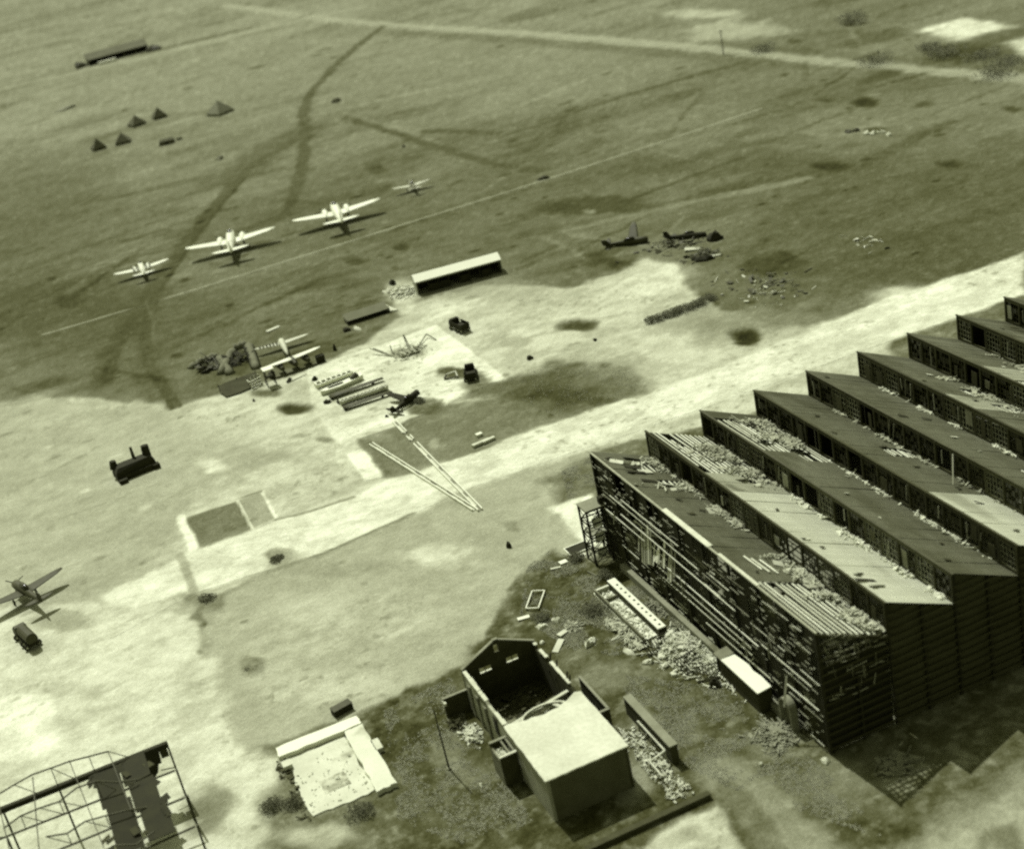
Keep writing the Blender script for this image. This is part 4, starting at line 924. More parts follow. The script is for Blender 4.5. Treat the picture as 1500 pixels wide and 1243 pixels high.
t = lone_wall('kerb_wall', 'low dark wall edge above the pale yard at the bottom centre right', v.x-8.0, v.y, v.y+.7, .55, 16.0, BRK, BRK)
# ------------------------------------------------------------------ aircraft
def airfoil(c, t, n=7):
    up = []; dn = []
    for k in range(n+1):
        u = k/n; th_ = t*2.6*(math.sqrt(u)*.62-.35*u-.25*u*u)
        up.append((u*c, th_)); dn.append((u*c, -th_*.55))
    return up+dn[-2:0:-1]
def half_wing(y_root, c_root, y_tip, c_tip, half, z0, dih, thick, x0=0.0, nsec=5, mirror=1):
    rings = []
    for k in range(nsec+1):
        u = k/nsec; uu = u
        c = c_root+(c_tip-c_root)*u
        if k == nsec: c *= .55
        yy = y_root+(y_tip-y_root)*u-(c_tip*.2 if k == nsec else 0)
        rings.append([Vector((mirror*(x0+(half-x0)*u), yy-a, z0+dih*u+b*(1-.55*u))) for a, b in airfoil(c, thick*c_root*.5)])
    return MB().loft(rings)
def fus(sections, n=14):
    return MB().loft([[Vector((rx*math.cos(6.2832*k/n), y, z+rz*math.sin(6.2832*k/n))) for k in range(n)] for y, z, rx, rz in sections])
def prop(parent, x, y, z, r, mt):
    sp = MB().tube((x, y, z), (x, y+.45, z), .24, .05, 10).build('spinner', mt, parent)
    for k in range(3):
        a = 2.094*k+.3; d = Vector((math.cos(a), 0, math.sin(a)))
        MB().beam(Vector((x, y+.2, z)), Vector((x, y+.2, z))+d*r, .16, .05, (0, 1, .4)).build('propeller_blade', RUBBER, parent)
def wheel(parent, x, y, z, r, w=.3):
    wv = MB().tube((x-w/2, y, z), (x+w/2, y, z), r, r, 14).build('wheel', RUBBER, parent); MB().tube((x-w/2-.03, y, z), (x+w/2+.03, y, z), r*.5, r*.5, 10).build('hub', ALUD, wv)
def bomber(label, loc, rz, sc=1.0, mt=ALU, bands=None, name='twin_engined_bomber', group='aircraft lined up on the grass', nac=None, glass=True):
    t = thing(name, label, 'aircraft', loc, rz, group)
    S = lambda L: [(y*sc, z*sc, a*sc, b*sc) for y, z, a, b in L]
    z = 2.6
    fus(S([(8.4, z+.5, .15, .2), (8.0, z+.5, .65, .75), (7.0, z+.55, 1.0, 1.15), (5, z+.65, 1.2, 1.4), (1, z+.65, 1.25, 1.5), (-3, z+.6, 1.2, 1.35), (-7, z+.55, .9, 1.0), (-10, z+.6, .5, .6), (-11.5, z+.65, .12, .2)])).build('fuselage', mt, t, True)
    for s in (-1, 1):
        half_wing(3.6*sc, 5.6*sc, 1.9*sc, 2.5*sc, 12.4*sc, z*sc, 1.1*sc, .15, 0, 6, s).build('wing', mt, t, True)
        half_wing(-8.0*sc, 3.0*sc, -8.7*sc, 1.5*sc, 5.0*sc, (z+.75)*sc, .15*sc, .11, 0, 4, s).build('tailplane', mt, t, True)
        x = s*3.1*sc
        fus([(y*sc, (zz)*sc, a*sc, b*sc) for y, zz, a, b in [(5.2, z+.05, .55, .55), (5.0, z+.05, .8, .8), (3.4, z+.1, .85, .9), (1, z+.1, .65, .7), (-1.8, z+.2, .1, .15)]], 12).build('engine_nacelle', nac or mt, t, True).location.x = x
        prop(t, x, 5.2*sc, (z+.05)*sc, 1.65*sc, STEEL)
        MB().beam((x, 3.2*sc, 1.9*sc), (x, 3.0*sc, .6*sc), .22*sc).build('undercarriage_leg', STEEL, t); wheel(t, x, 3.0*sc, .62*sc, .62*sc, .4*sc)
    MB().loft([[Vector((xx*sc, y*sc, zz*sc)) for xx, y in pr] for zz, pr in [(z+.9, [(-.14, -8.0), (.14, -8.0), (.08, -11.2), (-.08, -11.2)]), (z+2.4, [(-.12, -8.9), (.12, -8.9), (.07, -11.6), (-.07, -11.6)]), (z+3.5, [(-.07, -9.9), (.07, -9.9), (.05, -11.5), (-.05, -11.5)])]]).build('fin', mt if not bands else CAMO, t)
    if glass:
        fus(S([(5.6, z+1.75, .1, .1), (5.2, z+1.95, .6, .45), (3.8, z+2.05, .65, .5), (2.6, z+1.95, .2, .2)]), 10).build('cockpit_canopy', GLASS, t, True)
    MB().beam((0, -10.4*sc, (z+.1)*sc), (0, -10.6*sc, .35*sc), .14*sc).build('tail_leg', STEEL, t); wheel(t, 0, -10.6*sc, .3*sc, .3*sc, .2*sc)
    if bands:
        for s in (-1, 1):
            MB().box((s*1.9*sc, .9*sc, (z+.95)*sc), (.75*sc, 4.9*sc, .08)).build('dark_band', CAMO, t)
            MB().box((s*3.6*sc, .9*sc, (z+1.0)*sc), (.7*sc, 4.0*sc, .08)).build('dark_band', CAMO, t)
    return t
bomber('white twin-engined bomber second from the left in the parked row', (61.0, 399.0, 0), R(-13))
bomber('white twin-engined bomber third from the left, nearest the dark fighter', (90.7, 395.0, 0), R(-9.5))
bomber('smaller pale twin-engined aircraft with dark bands, leftmost of the parked row', (36.4, 403.0, 0), R(-4), .61, ALU, True, 'twin_engined_aircraft')
def fighter(label, loc, rz, mt_w, mt_f, name='single_engined_fighter', pitch=0, roll=0, group=None, sc=1.0, one_wing=False, gear=True, prp=True):
    t = thing(name, label, 'aircraft', loc, rz, group); t.rotation_euler = (pitch, roll, rz)
    z = 1.5; S = lambda L: [(y*sc, q*sc, a*sc, b*sc) for y, q, a, b in L]
    fus(S([(3.3, z+.2, .3, .3), (3.1, z+.2, .62, .62), (2.0, z+.2, .68, .7), (0, z+.25, .62, .75), (-2.5, z+.3, .4, .5), (-4.8, z+.4, .18, .25), (-5.6, z+.45, .06, .1)]), 12).build('fuselage', mt_f, t, True)
    for s in (-1, 1):
        if not (one_wing and s > 0): half_wing(1.5*sc, 2.5*sc, .9*sc, 1.1*sc, 5.7*sc, z*sc, .55*sc, .14, 0, 5, s).build('wing', mt_w, t, True)
        half_wing(-4.0*sc, 1.2*sc, -4.3*sc, .6*sc, 2.1*sc, (z+.45)*sc, .05, .1, 0, 3, s).build('tailplane', mt_w, t, True)
        if gear: MB().beam((s*1.5*sc, 1.0*sc, z*sc), (s*1.6*sc, 1.2*sc, .35*sc), .1).build('undercarriage_leg', STEEL, t); wheel(t, s*1.6*sc, 1.2*sc, .34*sc, .34*sc, .2*sc)
    MB().loft([[Vector((xx*sc, y*sc, q*sc)) for xx, y in pr] for q, pr in [(z+.5, [(-.08, -4.0), (.08, -4.0), (.04, -5.7), (-.04, -5.7)]), (z+1.7, [(-.05, -4.9), (.05, -4.9), (.03, -5.8), (-.03, -5.8)])]]).build('fin', mt_f, t)
    fus(S([(.9, z+.85, .08, .08), (.5, z+1.05, .35, .32), (-.8, z+1.05, .35, .34), (-1.6, z+.75, .1, .1)]), 10).build('cockpit_canopy', GLASS, t, True)
    if prp: prop(t, 0, 3.3*sc, (z+.2)*sc, 1.4*sc, STEEL)
    return t
fighter('small pale-winged fighter with dark fuselage, rightmost of the parked row', (116.0, 404.0, 0), R(-8), ALUD, mat('grey_camouflage', .52, .08, .5), group='aircraft lined up on the grass')
v = at(597, 590); fighter('black burnt fighter lying at the top of the straight channel', (v.x, v.y, -.9), R(-56), BLACK, BLACK, 'wrecked_fighter', .06, .1, gear=False, prp=False, one_wing=True)
v = at(40, 878); fighter('dark single-engined aircraft parked at the left picture edge', (-12.6, 237.5, 0), R(18), CAMO, CAMO, 'parked_aircraft', sc=1.25)
v = at(940, 360); fighter('dark overturned aircraft wreck left of the other wreck, beyond the pale patch', (137.8, 308.0, -1.3), R(-122), CAMO, CAMO, 'wrecked_aircraft', .05, .35, sc=1.2, gear=False, prp=False, one_wing=True)
fighter('dark broken aircraft wreck with pale wing scrap beyond the pale patch', (148.2, 298.5, -1.3), R(-118), CAMO, BLACK, 'wrecked_aircraft', -.05, -.4, sc=1.1, gear=False, prp=False, one_wing=True)
slab('pale wing panel scrap beside the dark wrecks', 1012, 366, 3.4, 1.4, .25, ALUD, -.5, .1, 'aircraft scrap', 'wing_scrap'); slab('thin pale strip of metal under the dark wreck', 1040, 376, 4.4, .8, .2, ALUD, -.3, .05, 'aircraft scrap', 'wing_scrap')
chunk('black lump of wreckage right of the dark wrecks', 1047, 350, 4.0, 4.0, 2.2, BLACK); chunk('dark fuselage piece below the pale wing scrap', 1030, 380, 6.5, 2.2, 1.2, BLACK, rz=-.6)
heap('wreck_scatter', 'dark crumpled scrap trailing between the two far wrecks', 'scrap', hp(985, 358), 10, 7, 1.2, 110, CAMO, .2, 1.1, 63)
heap('wreck_scatter', 'dark crumpled scrap below the far broken wreck', 'scrap', hp(1030, 372), 5, 6, 1.0, 80, CAMO, .2, .9, 64)
# wrecks at the edge of the apron
wa = thing('stripped_aircraft', 'pale stripped aircraft with open wing ribs beside the apron', 'aircraft', (52.6, 313.2, 0), R(-6))
fus([(2.2, 1.5, .5, .5), (1.5, 1.6, .75, .8), (-2, 1.6, .65, .7), (-6, 1.5, .35, .4), (-7.5, 1.4, .1, .2)], 12).build('fuselage', ALUD, wa, True)
for s in (-1, 1): half_wing(2.4, 2.2, 1.9, .9, 6.2, 1.3, .3, .14, .3, 6, s).build('wing', ALUD, wa, True)
for k in range(6): MB().box((-1.2-k*.75, 1.3, 1.62+.02*k), (.42, .9, .05)).build('open_rib_gap', BLACK, wa)
for k in range(4): MB().beam((-1.0+k*.5, 2.2, 1.6), (-1.2+k*.5, 2.8, 3.0), .14).build('engine_strut', ALUD, wa)
wb = thing('propped_wing', 'long white aircraft wing propped over dark engine parts by the apron edge', 'aircraft wing', (51.9, 300.0, 0), R(2))
half_wing(1.2, 2.2, .9, 1.2, 6.2, 2.6, .3, .16, 0, 5, 1).build('wing_panel', ALU, wb, True); half_wing(1.2, 2.2, .9, 1.2, 5.8, 2.6, -.1, .16, .6, 5, -1).build('wing_panel', ALU, wb, True)
for x, r_ in ((-3.2, .8), (-.2, .9), (2.6, .9)):
    MB().tube((x, 1.6, 1.6), (x, -1.4, 1.5), r_, r_*.6, 10).build('engine', CAMO, wb); MB().beam((x, -.6, 1.5), (x+.4, -1.2, 0), .2).build('prop_stand', BLACK, wb)
MB().box((5.3, -1.0, .8), (1.8, 1.2, 1.6)).build('engine_crate', BLACK, wb)
MB().tube((-5.6, -.4, .2), (-5.6, -.4, 1.3), .7, .7, 10).build('drum', BLACK, wb)
lt = thing('lookout_stand', 'small stand on legs with a bright white square top by the apron edge', 'stand', at(396, 563))
for x in (-.8, .8):
    for y in (-.8, .8): MB().beam((x*1.2, y*1.2, 0), (x, y, 3.7), .18).build('leg', BLACK, lt)
MB().box((0, 0, 3.8), (2.3, 2.3, .2)).build('platform', WHITE, lt); MB().box((0, 0, 2.0), (1.7, 1.7, .12)).build('shelf', DARKW, lt)
gp = thing('pipe_frame', 'tangle of white pipe frames left of the white-topped stand', 'frame', at(375, 566), .1)
for k in range(4):
    for q in range(2): MB().beam((k*.8-1.2, 0+q*2, 0), (k*.8-1.2, q*2, 1.5+.2*k), .12).build('pipe', WHITE, gp)
for q in range(3): MB().beam((-1.4, .0, .4+q*.6), (1.4, .3, .5+q*.65), .12).build('pipe', WHITE, gp)
MB().beam((-1.3, 0, 1.5), (-1.3, 2, 1.5), .12).build('pipe', WHITE, gp); MB().beam((-1.8, -1.2, .1), (1.4, .2, .3), .18).build('pipe', WHITE, gp)
# earth pits with dark contents
def revet(label, pts, h, dk):
    c = sum((at(*p) for p in pts), Vector())/len(pts); t = thing('earth_revetment', label, 'revetment', c)
    for k, (a, b) in enumerate(zip(pts, pts[1:])):
        A = at(*a)-c; B = at(*b)-c; d = (B-A).normalized(); s = Vector((-d.y, d.x, 0)); rings = []
        n = 9
        for i in range(n+1):
            p = A+(B-A)*i/n; hh = h*(.75+.5*rnd.random())*(.5 if i in (0, n) else 1); rings.append([p-s*1.3-Vector((0, 0, .1)), p-s*.35+Vector((0, 0, hh)), p+s*.35+Vector((0, 0, hh)), p+s*1.3-Vector((0, 0, .1))])
        MB().loft(rings).build('bank', mat('bank_soil', .45, .08, .5, grain=.06), t, True)
    litter('dark_scrap', dk, t, lambda r: (r.uniform(-3, 3), r.uniform(-4, 4), .2+abs(r.gauss(0, .4))), 90, .3, 1.3, seed=50+len(label))
revet('earth-banked pit of dark scrap beside the stripped aircraft', [(322, 548), (340, 512), (362, 505), (374, 540)], 1.2, BLACK)
revet('leftmost earth-banked pit with scattered dark scrap', [(276, 540), (296, 528), (318, 522), (336, 548)], 1.0, CAMO)
sh_ = thing('shade_sheet', 'low dark sheet standing for a shadow in front of the earth-banked pits', 'shade sheet', at(352, 568), .08)  # dark sheet put in for a shadow on the ground, no real shelter
MB().poly([(-4.2, -2.3, .2), (-1.2, -2.7, .25), (2.0, -2.2, .3), (4.0, -2.5, .3), (4.5, .2, 1.0), (4.2, 2.3, 1.5), (1.0, 2.0, 1.6), (-2.2, 2.4, 1.5), (-4.5, 2.0, 1.4)], .1, (0, 0, 1)).build('shade_cover', mat('painted_shade', .26, .07, .5), sh_)
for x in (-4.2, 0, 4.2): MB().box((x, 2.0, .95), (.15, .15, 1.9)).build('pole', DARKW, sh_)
# dismantled airframes on the apron
def airframe(label, a, b, wd, n, mt, name='dismantled_airframe', gap=True):
    A = at(*a); B = at(*b); d = B-A; L = d.length; t = thing(name, label, 'airframe', A, math.atan2(d.y, d.x))
    for s in (-1, 1): MB().beam((0, s*wd/2, .7), (L, s*wd*.35, .7), .3, .6).build('longeron', mt, t)
    for k in range(n+1): MB().box((L*k/n, 0, .7), (.28, wd*(1-.3*k/n), .9)).build('frame_rib', mt, t)
    MB().box((L/2, 0, .1), (L*.96, wd*.8, .1)).build('dark_skin', BLACK, t)
    return t
airframe('white ribbed airframe skeleton at the top of the scrap row on the apron', (462, 568), (514, 549), 1.9, 7, WHITE)
airframe('thin pale lattice spar at the bottom of the scrap row', (498, 593), (566, 570), 1.0, 12, ALUD)
wg = thing('stripped_hull', 'white boat-shaped stripped hull in the middle of the scrap row', 'airframe', (57.0, 281.8, 0), R(8))
MB().loft([[Vector((x, -w_, .9+u)), Vector((x, -w_*.6, .1)), Vector((x, w_*.6, .1)), Vector((x, w_, .9+u))] for x, w_, u in ((-5, .15, .2), (-4, .7, .1), (-1, 1.0, 0), (2.5, .9, .1), (4.6, .5, .3))]).build('hull', WHITE, wg)
MB().tube((2.2, 0, .8), (3.6, .2, 1.5), .7, .6, 10).build('engine', CAMO, wg); MB().box((-1.5, .1, 1.0), (3.4, .7, .1)).build('cockpit_gap', BLACK, wg)
def darkwing(label, a, b, c0):
    A = at(*a); B = at(*b); d = B-A; t = thing('detached_wing', label, 'aircraft wing', A, math.atan2(d.y, d.x)-math.pi/2)
    L = d.length; rings = []
    for k in range(6):
        u = k/5; c = c0*(1-.5*u); rings.append([Vector((-c/2+p, L*u, .6+q)) for p, q in airfoil(c, .3)])
    MB().loft(rings).build('wing_skin', CAMO, t, True); MB().box((0, .2, .3), (c0*.8, .4, .6)).build('wing_root', BLACK, t)
    MB().box((0, L*.8, .25), (.5, .5, .5)).build('trestle', BLACK, t)
darkwing('upper of two long dark wings laid in the scrap row', (482, 584), (560, 557), 2.2); darkwing('lower of two long dark wings laid in the scrap row', (502, 600), (573, 577), 1.8)
def dark_lump(label, px, py, sx, sy, sz): chunk(label, px, py, sx, sy, sz, BLACK)
for a in [('dark drum on the apron edge below the propped wing', 423, 558, 1.6, 1.3, .9), ('dark crate left of the ribbed airframe', 460, 556, 1.5, 1.2, 1.0), ('dark engine block at the left end of the upper dark wing', 479, 589, 1.7, 1.3, .9), ('dark engine block at the left end of the lattice spar', 495, 590, 1.6, 1.2, .9), ('lone dark figure-sized post on the grass above the apron', 489, 512, .8, .8, 1.6), ('small dark lump at the top of the channel', 565, 610, .9, .8, .6), ('dark stump on the bare ground left of the scorched patch', 370, 587, .7, .7, .6), ('dark rubbish lump on the apron right of the scorched crater', 774, 525, 2.2, 1.4, .9), ('dark stone far right of the apron', 870, 498, 1.2, 1.0, .6), ('small dark stump on the grass below the road', 744, 800, .8, .8, 1.2)]:
    dark_lump(*a)
slab('pale metal sheet beside the burnt fighter', 593, 597, 2.2, .7, .15, WHITE, .5); slab('pale beams on the grass at the road edge, left piece', 703, 650, 3.6, .8, .5, PALEW, .15, .02); slab('pale beams on the grass at the road edge, right piece', 714, 646, 2.6, .7, .5, PALEW, .2, .02); slab('small pale block above the roadside beams', 700, 638, 1.2, .9, .5, PALEW, .1, .02)
slab('pale flat sheets on the apron below the propped wing', 432, 553, 4.6, 1.4, .12, PALEW, .3, .02); slab('pale sheet lying beyond the stripped aircraft', 398, 482, 3.6, 1.0, .15, ALUD, .35, .03)
# lattice debris on the apron
lb = thing('crane_wreck', 'grey lattice crane wreck with upright masts on the white apron', 'crane', at(595, 518))
for p, q in (((-3, 1, 0), (-6, 7, 1.2)), ((-2.6, .6, 0), (-5.4, 6.4, 1.2)), ((1.0, 2, 0), (.6, 2.2, 3.6)), ((1.5, 2, 0), (.7, 2.2, 3.6)), ((-2.4, 3, 0), (-2.5, 3, 2.0)), ((2.5, 1, 0), (6.5, 5.5, .8)), ((-2, -1, .4), (3, -1.4, .4)), ((-2, 1, .4), (3, 1, .5)), ((6.5, 5.5, .8), (7.4, 2.0, .2))): MB().beam(p, q, .18).build('strut', GREYW, lb)
MB().box((.4, -.2, .35), (4.2, 2.2, .4)).build('chassis', GREYW, lb)
litter('scrap', GREYW, lb, lambda r: (r.gauss(0, 2.6), r.gauss(.5, 2.2), .1+abs(r.gauss(0, .2))), 90, .15, .7, seed=70)
for k in range(4): MB().box((-1.3+k*1.1, -.2, .7), (.5, 1.6, .4)).build('engine_bay', GREYW, lb)
# trucks
def truck(label, loc, rz, L, name='truck', mt=BLACK, tank=False, cat='truck', sc=1.0):
    t = thing(name, label, cat, loc, rz)
    MB().box((0, 0, .95*sc), (L, 1.9*sc, .35*sc)).build('chassis', BLACK, t)
    MB().loft([[Vector((x, y, z*sc)) for x, y in pr] for z, pr in ((1.1, [(L*.22, -1*sc), (L*.5, -1*sc), (L*.5, sc), (L*.22, sc)]), (1.9, [(L*.22, -1*sc), (L*.48, -.95*sc), (L*.48, .95*sc), (L*.22, sc)]), (2.5, [(L*.24, -.9*sc), (L*.38, -.85*sc), (L*.38, .85*sc), (L*.24, .9*sc)]))]).build('cab', mt, t)
    if tank: MB().tube((-L*.48, 0, 1.9*sc), (L*.18, 0, 1.9*sc), .95*sc, .95*sc, 16).build('tank', mt, t)
    else:
        MB().box((-L*.16, 0, 1.25*sc), (L*.66, 2.2*sc, .2*sc)).build('bed', mt, t)
        for s in (-1, 1): MB().box((-L*.16, s*1.08*sc, 1.7*sc), (L*.66, .08, .8*sc)).build('side_board', mt, t)
        MB().box((-L*.48, 0, 1.7*sc), (.08, 2.1*sc, .8*sc)).build('tail_board', mt, t)
    for x in (-L*.36, -L*.1, L*.36):
        for s in (-1, 1): wheel(t, x, s*.95*sc, .5*sc, .5*sc, .3*sc)
    return t
v = at(672, 483); truck('small dark truck parked beyond the white apron', (v.x, v.y, 0), R(100), 5.6)
v = at(40, 940); truck('dark road roller standing on the pale ground near the left edge', (v.x, v.y, 0), R(105), 6.5, 'road_roller', CAMO, True, 'road roller')
v = at(688, 552); truck('dark wrecked truck beside the scorched patch on the apron', (v.x, v.y, -.2), R(70), 5.0, 'wrecked_truck')
slab('pale torn cowling above the wrecked truck', 683, 541, 2.2, 1.0, .3, ALUD, .6, .2, 'aircraft scrap', 'cowling_scrap')
sc_ = thing('scrap_frame', 'pale broken frame left of the wrecked truck', 'frame', at(662, 553), .3)
for p, q in (((-1.5, 1, .2), (.4, -1, .4)), ((.4, -1, .4), (1.2, .6, .9)), ((-.6, 1.2, .8), (1.0, .4, .9)), ((-1.5, 1, .2), (-.6, 1.2, .8))): MB().beam(p, q, .26).build('bar', ALUD if p[2] > .3 else CAMO, sc_)
bt = thing('burnt_tractor', 'big black burnt-out vehicle hulk alone on the pale ground at left', 'vehicle wreck', at(198, 690), R(8))
MB().loft([[Vector((x, y, z)) for x, y in pr] for z, pr in ((.5, [(-4.2, -2.0), (3.9, -1.6), (4.1, 1.7), (-4.0, 1.9)]), (1.8, [(-4.1, -1.8), (3.7, -1.5), (3.8, 1.6), (-3.9, 1.8)]), (2.5, [(-3.4, -1.2), (2.9, -1.1), (3.0, 1.2), (-3.2, 1.3)]))]).build('hull', BLACK, bt)
MB().tube((3.0, .6, 2.0), (3.1, .8, 4.2), .85, .75, 12).build('boiler', BLACK, bt); MB().tube((.6, 1.4, 2.2), (.6, 1.5, 4.6), .35, .25, 8).build('stack', STEEL, bt); MB().tube((-3.6, 1.2, 1.8), (-3.5, 1.2, 3.4), .8, .6, 10).build('winch', BLACK, bt)
for s in (-1, 1): MB().box((-.2, s*1.9, .55), (7.6, .6, 1.0)).build('track', BLACK, bt)
MB().box((-3.4, -2.6, .4), (1.6, 1.4, .7)).build('tow_bar', BLACK, bt); MB().box((3.6, -2.0, .5), (1.2, 1.2, .9)).build('blade', BLACK, bt)

# ------------------------------------------------------------------ tents
def tent(label, px, py, wd, h, mt, rz=0):
    t = thing('tent', label, 'tent', at(px, py), rz, 'pyramid tents on the grass'); e = .9
    c = [Vector((sx*wd/2, sy*wd/2, e)) for sx, sy in ((-1, -1), (1, -1), (1, 1), (-1, 1))]; b = [Vector((p.x, p.y, 0)) for p in c]; top = Vector((0, 0, h))
    for k in range(4):
        k2 = (k+1) % 4
        mm = (c[k]+c[k2])/2*.97
        MB().poly([c[k], c[k2], top+Vector((0, 0, .02))], .04, (0, 0, 1)).build('roof_panel', mt, t)
        MB().poly([b[k], b[k2], c[k2], c[k]], .03, ((b[k]+b[k2])/2).normalized()*-1).build('side_curtain', mt, t)
    MB().tube((0, 0, 0), (0, 0, h+.3), .06, .04, 6).build('tent_pole', DARKW, t)
    MB().box((0, -wd/2-.03, .45), (.9, .05, .8)).build('door_flap', BLACK, t)
    for p in c: MB().tube(p, Vector((p.x*1.35, p.y*1.35, 0)), .03, .03, 4).build('guy_rope', GREYW, t)
tent('dark pyramid tent at the far left of the camp', 143, 218, 5.0, 4.2, TENT, .1); tent('dark pyramid tent second from the left in the camp', 179, 209, 5.6, 4.0, TENT, -.2)
tent('dark pyramid tent in the upper row of the camp, left one', 199, 183, 5.6, 4.0, TENT, .25); tent('dark pyramid tent in the upper row of the camp, right one', 232, 172, 5.4, 4.2, TENT, 0)
tent('largest tent of the camp, faded, standing apart at its right', 321, 166, 7.6, 5.2, TENTP, .5)
t = thing('ridge_tent', 'low flat-topped tent below the pyramid tents', 'tent', at(243, 210), -.2)
MB().loft([[Vector((-3, -2, 0)), Vector((3, -2, 0)), Vector((3, 2, 0)), Vector((-3, 2, 0))], [Vector((-2.6, -1.6, 1.4)), Vector((2.6, -1.6, 1.4)), Vector((2.6, 1.6, 1.4)), Vector((-2.6, 1.6, 1.4))], [Vector((-2.2, -.1, 2.1)), Vector((2.2, -.1, 2.1)), Vector((2.2, .1, 2.1)), Vector((-2.2, .1, 2.1))]]).build('canvas', TENT, t)
MB().box((0, -2.03, .6), (1.2, .04, 1.1)).build('door_flap', BLACK, t); MB().box((4.6, 1.4, .5), (2.2, .3, .8)).build('windbreak', TENTP, t)
chunk('faint collapsed tent heap left of the camp', 92, 160, 9, 6, 1.2, TENTP); chunk('small heap of stores below the largest tent', 320, 233, 3.4, 2.6, 1.2, TENTP)
chunk('dark stores heap beside the curved track', 492, 148, 5, 3.5, 1.5, TENT); chunk('dark stores heap on the field line', 795, 262, 4.5, 2.0, 1.0, CAMO); chunk('small dark stump right of the tents track', 590, 215, 1.6, 1.4, .8, CAMO)
up = thing('utility_pole', 'thin utility pole beside the far road', 'pole', at(1058, 80)); MB().tube((0, 0, 0), (0, 0, 8.5), .2, .14, 8).build('pole', CAMO, up); MB().box((0, 0, 7.8), (1.8, .12, .12)).build('cross_arm', CAMO, up)
# low earthworks near the dark crater field
for k, (px, py) in enumerate([(1242, 193), (1252, 192), (1268, 195), (1279, 195), (1290, 194), (1300, 197)]):
    chunk(['leftmost', 'second', 'third', 'fourth', 'fifth', 'rightmost'][k]+' pale clod on the rim of the upper right crater line, counted from the left', px, py, 2.6, 2.0, .9, PLAST if k > 1 else CAMO, 'earth_clod', None, 'clod')
heap('debris_scatter', 'pale scrap scattered on the grass below the right craters', 'scrap', hp(1275, 357), 4, 9, .3, 22, ALUD, .3, 1.0, 60)
heap('debris_scatter', 'pale scrap around the scorched wreck on the right', 'scrap', hp(1115, 430), 8, 13, .6, 50, ALUD, .2, .7, 61)
heap('debris_scatter', 'dark burnt scrap around the scorched patch on the right', 'scrap', hp(1120, 415), 9, 13, .9, 90, CAMO, .2, .9, 62)

# ------------------------------------------------------------------ weeds, shrubs and trees
def leaf_blob(mb, c, rx, ry, rz, n, s, r):
    for _ in range(n):
        while True:
            p = Vector((r.uniform(-1, 1), r.uniform(-1, 1), r.uniform(-.9, 1)))
            if p.length < 1: break
        q = Vector((c[0]+p.x*rx, c[1]+p.y*ry, max(.03, c[2]+p.z*rz)))
        a = Vector((r.uniform(-1, 1), r.uniform(-1, 1), r.uniform(-.5, .8))).normalized(); b = a.orthogonal().normalized()
        k = s*r.uniform(.5, 1.2)
        mb.v += [tuple(q-a*k), tuple(q+b*k*.5), tuple(q+a*k), tuple(q-b*k*.5)]; m_ = len(mb.v); mb.f.append((m_-4, m_-3, m_-2, m_-1))
def shrub(label, px, py, rad, h, mt=LEAFD, group=None, seed=0):
    r = random.Random(seed+px*13+py); t = thing('shrub', label, 'shrub', at(px, py), 0, group)
    mb = MB()
    for k in range(4): leaf_blob(mb, (r.uniform(-.5, .5)*rad, r.uniform(-.5, .5)*rad, h*r.uniform(.35, .6)), rad*.7, rad*.7, h*.5, 190, .09+.035*rad, r)
    mb.build('foliage', mt, t)
    st = MB()
    for k in range(4): st.tube((0, 0, 0), (r.uniform(-.5, .5)*rad, r.uniform(-.5, .5)*rad, h*.6), .06, .03, 5)
    st.build('stem', DARKW, t)
row = [(952, 472), (962, 468), (973, 465), (985, 461), (996, 457), (1007, 453), (1018, 448), (1028, 443), (1038, 438)]
for k, (px, py) in enumerate(row): shrub(['first', 'second', 'third', 'fourth', 'fifth', 'sixth', 'seventh', 'eighth', 'ninth'][k]+' dark shrub of the slanting row, counted from its lower left end', px, py, 1.3+.4*rnd.random(), 1.5, LEAFD, 'slanting row of shrubs')
shrub('ragged low scrub on the mound in the grey yard at left', 372, 977, 1.5, .5); shrub('ragged low scrub at the lower edge of the road', 402, 818, 1.6, .45); shrub('ragged low scrub where the grey yard meets the pale one', 300, 876, 1.7, .5)
for label, px, py, rd, h in [('dark shrub clump over the fenced ground left of the tower', 845, 818, 1.6, 1.3), ('dark shrub at the left end of the foundation', 888, 846, 1.6, 1.2), ('broad dark shrub between foundation and workshop', 868, 895, 2.2, 1.4), ('dark shrub above the workshop gable', 790, 905, 1.3, 1.0), ('shrub against the far road, left', 1118, 76, 5, 3), ('shrub against the far road, middle', 1285, 92, 6, 3.5), ('shrub below the far road at right', 1450, 113, 7, 4), ('dark bush beyond the far road', 1243, 34, 7, 4), ('dark shrub below the white-walled ruin, left', 398, 1180, 1.6, 1.2), ('dark shrub below the white-walled ruin, right', 425, 1178, 1.4, 1.1), ('dark shrub at the near side of the white-walled ruin', 525, 1192, 1.8, 1.4), ('shrub in the scorched grass near the burnt fighter', 612, 588, 1.3, .9)]:
    shrub(label, px, py, rd, h)
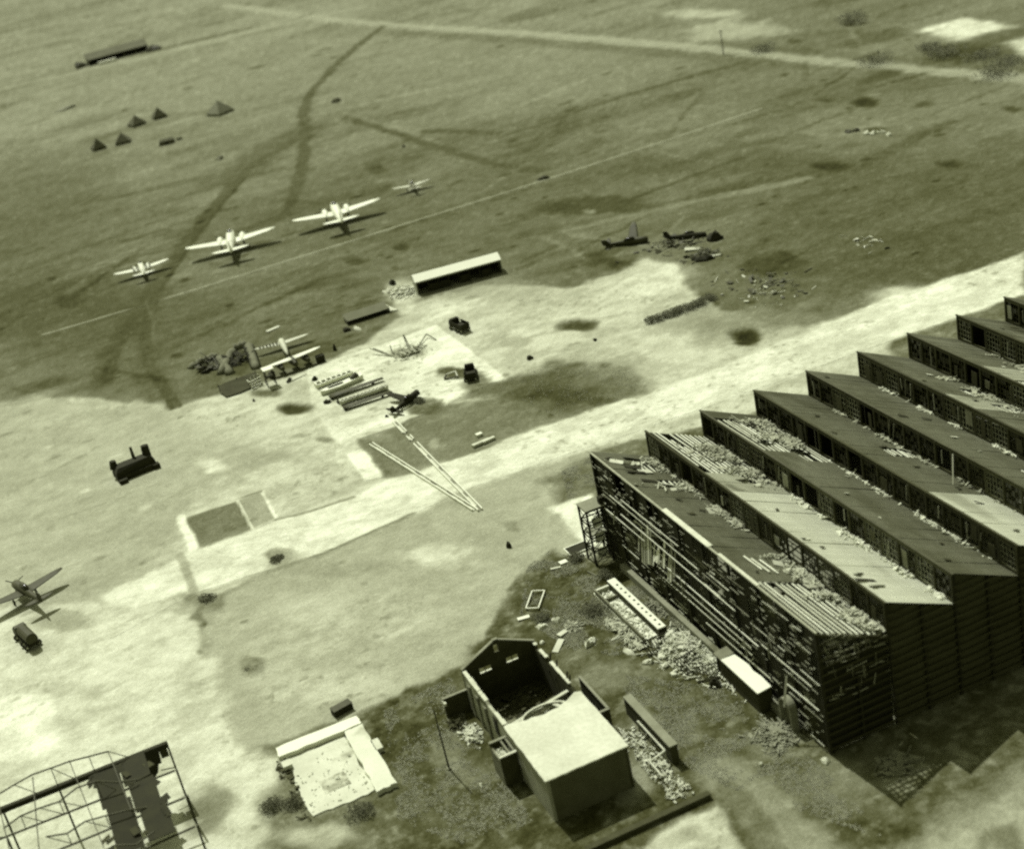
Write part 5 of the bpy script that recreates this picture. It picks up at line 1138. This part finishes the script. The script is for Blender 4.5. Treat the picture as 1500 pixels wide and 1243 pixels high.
for label, px, py, rd, h in [('low bush below the pale clearing, top right, leftmost', 1352, 74, 5, 2.2), ('low bush below the pale clearing, top right, middle', 1385, 80, 7, 2.6), ('low bush below the pale clearing, top right, rightmost', 1432, 84, 6, 2.4), ('low bush in the top right corner beside the second clearing', 1478, 92, 5, 2.4)]: shrub(label, px, py, rd, h)
# weeds: growth nobody could count
wmb = MB(); r = random.Random(77)
def weeds(poly, n, s, zmax):
    P = [W2(p) for p in poly]; xs = [p[0] for p in P]; ys = [p[1] for p in P]; c = 0
    X = np.array([r.uniform(min(xs), max(xs)) for _ in range(n*3)]); Y = np.array([r.uniform(min(ys), max(ys)) for _ in range(n*3)])
    ok = (sdf_poly(X, Y, P) < 0) & (fbm(X/2.2, Y/2.2, 4) > .40+.2*np.array([r.random() for _ in X]))
    for x, y in list(zip(X[ok], Y[ok]))[:n]:
        for k in range(3):
            a = r.uniform(0, 6.28); d = Vector((math.cos(a), math.sin(a), 0))*s*r.uniform(.5, 1.3); up_ = Vector((r.uniform(-.2, .2), r.uniform(-.2, .2), zmax*r.uniform(.4, 1))); q = Vector((x, y, 0))
            wmb.v += [tuple(q-d*.5), tuple(q+d*.5), tuple(q+d*.3+up_), tuple(q-d*.4+up_*.9)]; m_ = len(wmb.v); wmb.f.append((m_-4, m_-3, m_-2, m_-1))
weeds([(770, 830), (800, 806), (850, 818), (905, 850), (870, 870), (940, 945), (900, 960), (830, 950), (760, 900)], 6400, .12, .075)
weeds([(905, 862), (935, 855), (1080, 985), (1040, 1000), (985, 925)], 1400, .12, .075)
weeds([(560, 1040), (660, 990), (690, 1080), (780, 1200), (700, 1243), (580, 1200)], 5200, .12, .075)
weeds([(900, 985), (1080, 1010), (1230, 1150), (1300, 1230), (1060, 1150), (960, 1100)], 6000, .12, .075)
weeds([(720, 560), (820, 530), (930, 540), (930, 580), (800, 610)], 900, .12, .075)
weeds([(820, 690), (868, 664), (880, 725), (830, 730)], 1400, .12, .075)
wo2 = wmb.build('weeds', LEAF); tag(wo2, 'patchy dark weeds growing round the ruins', 'weeds', kind='stuff')
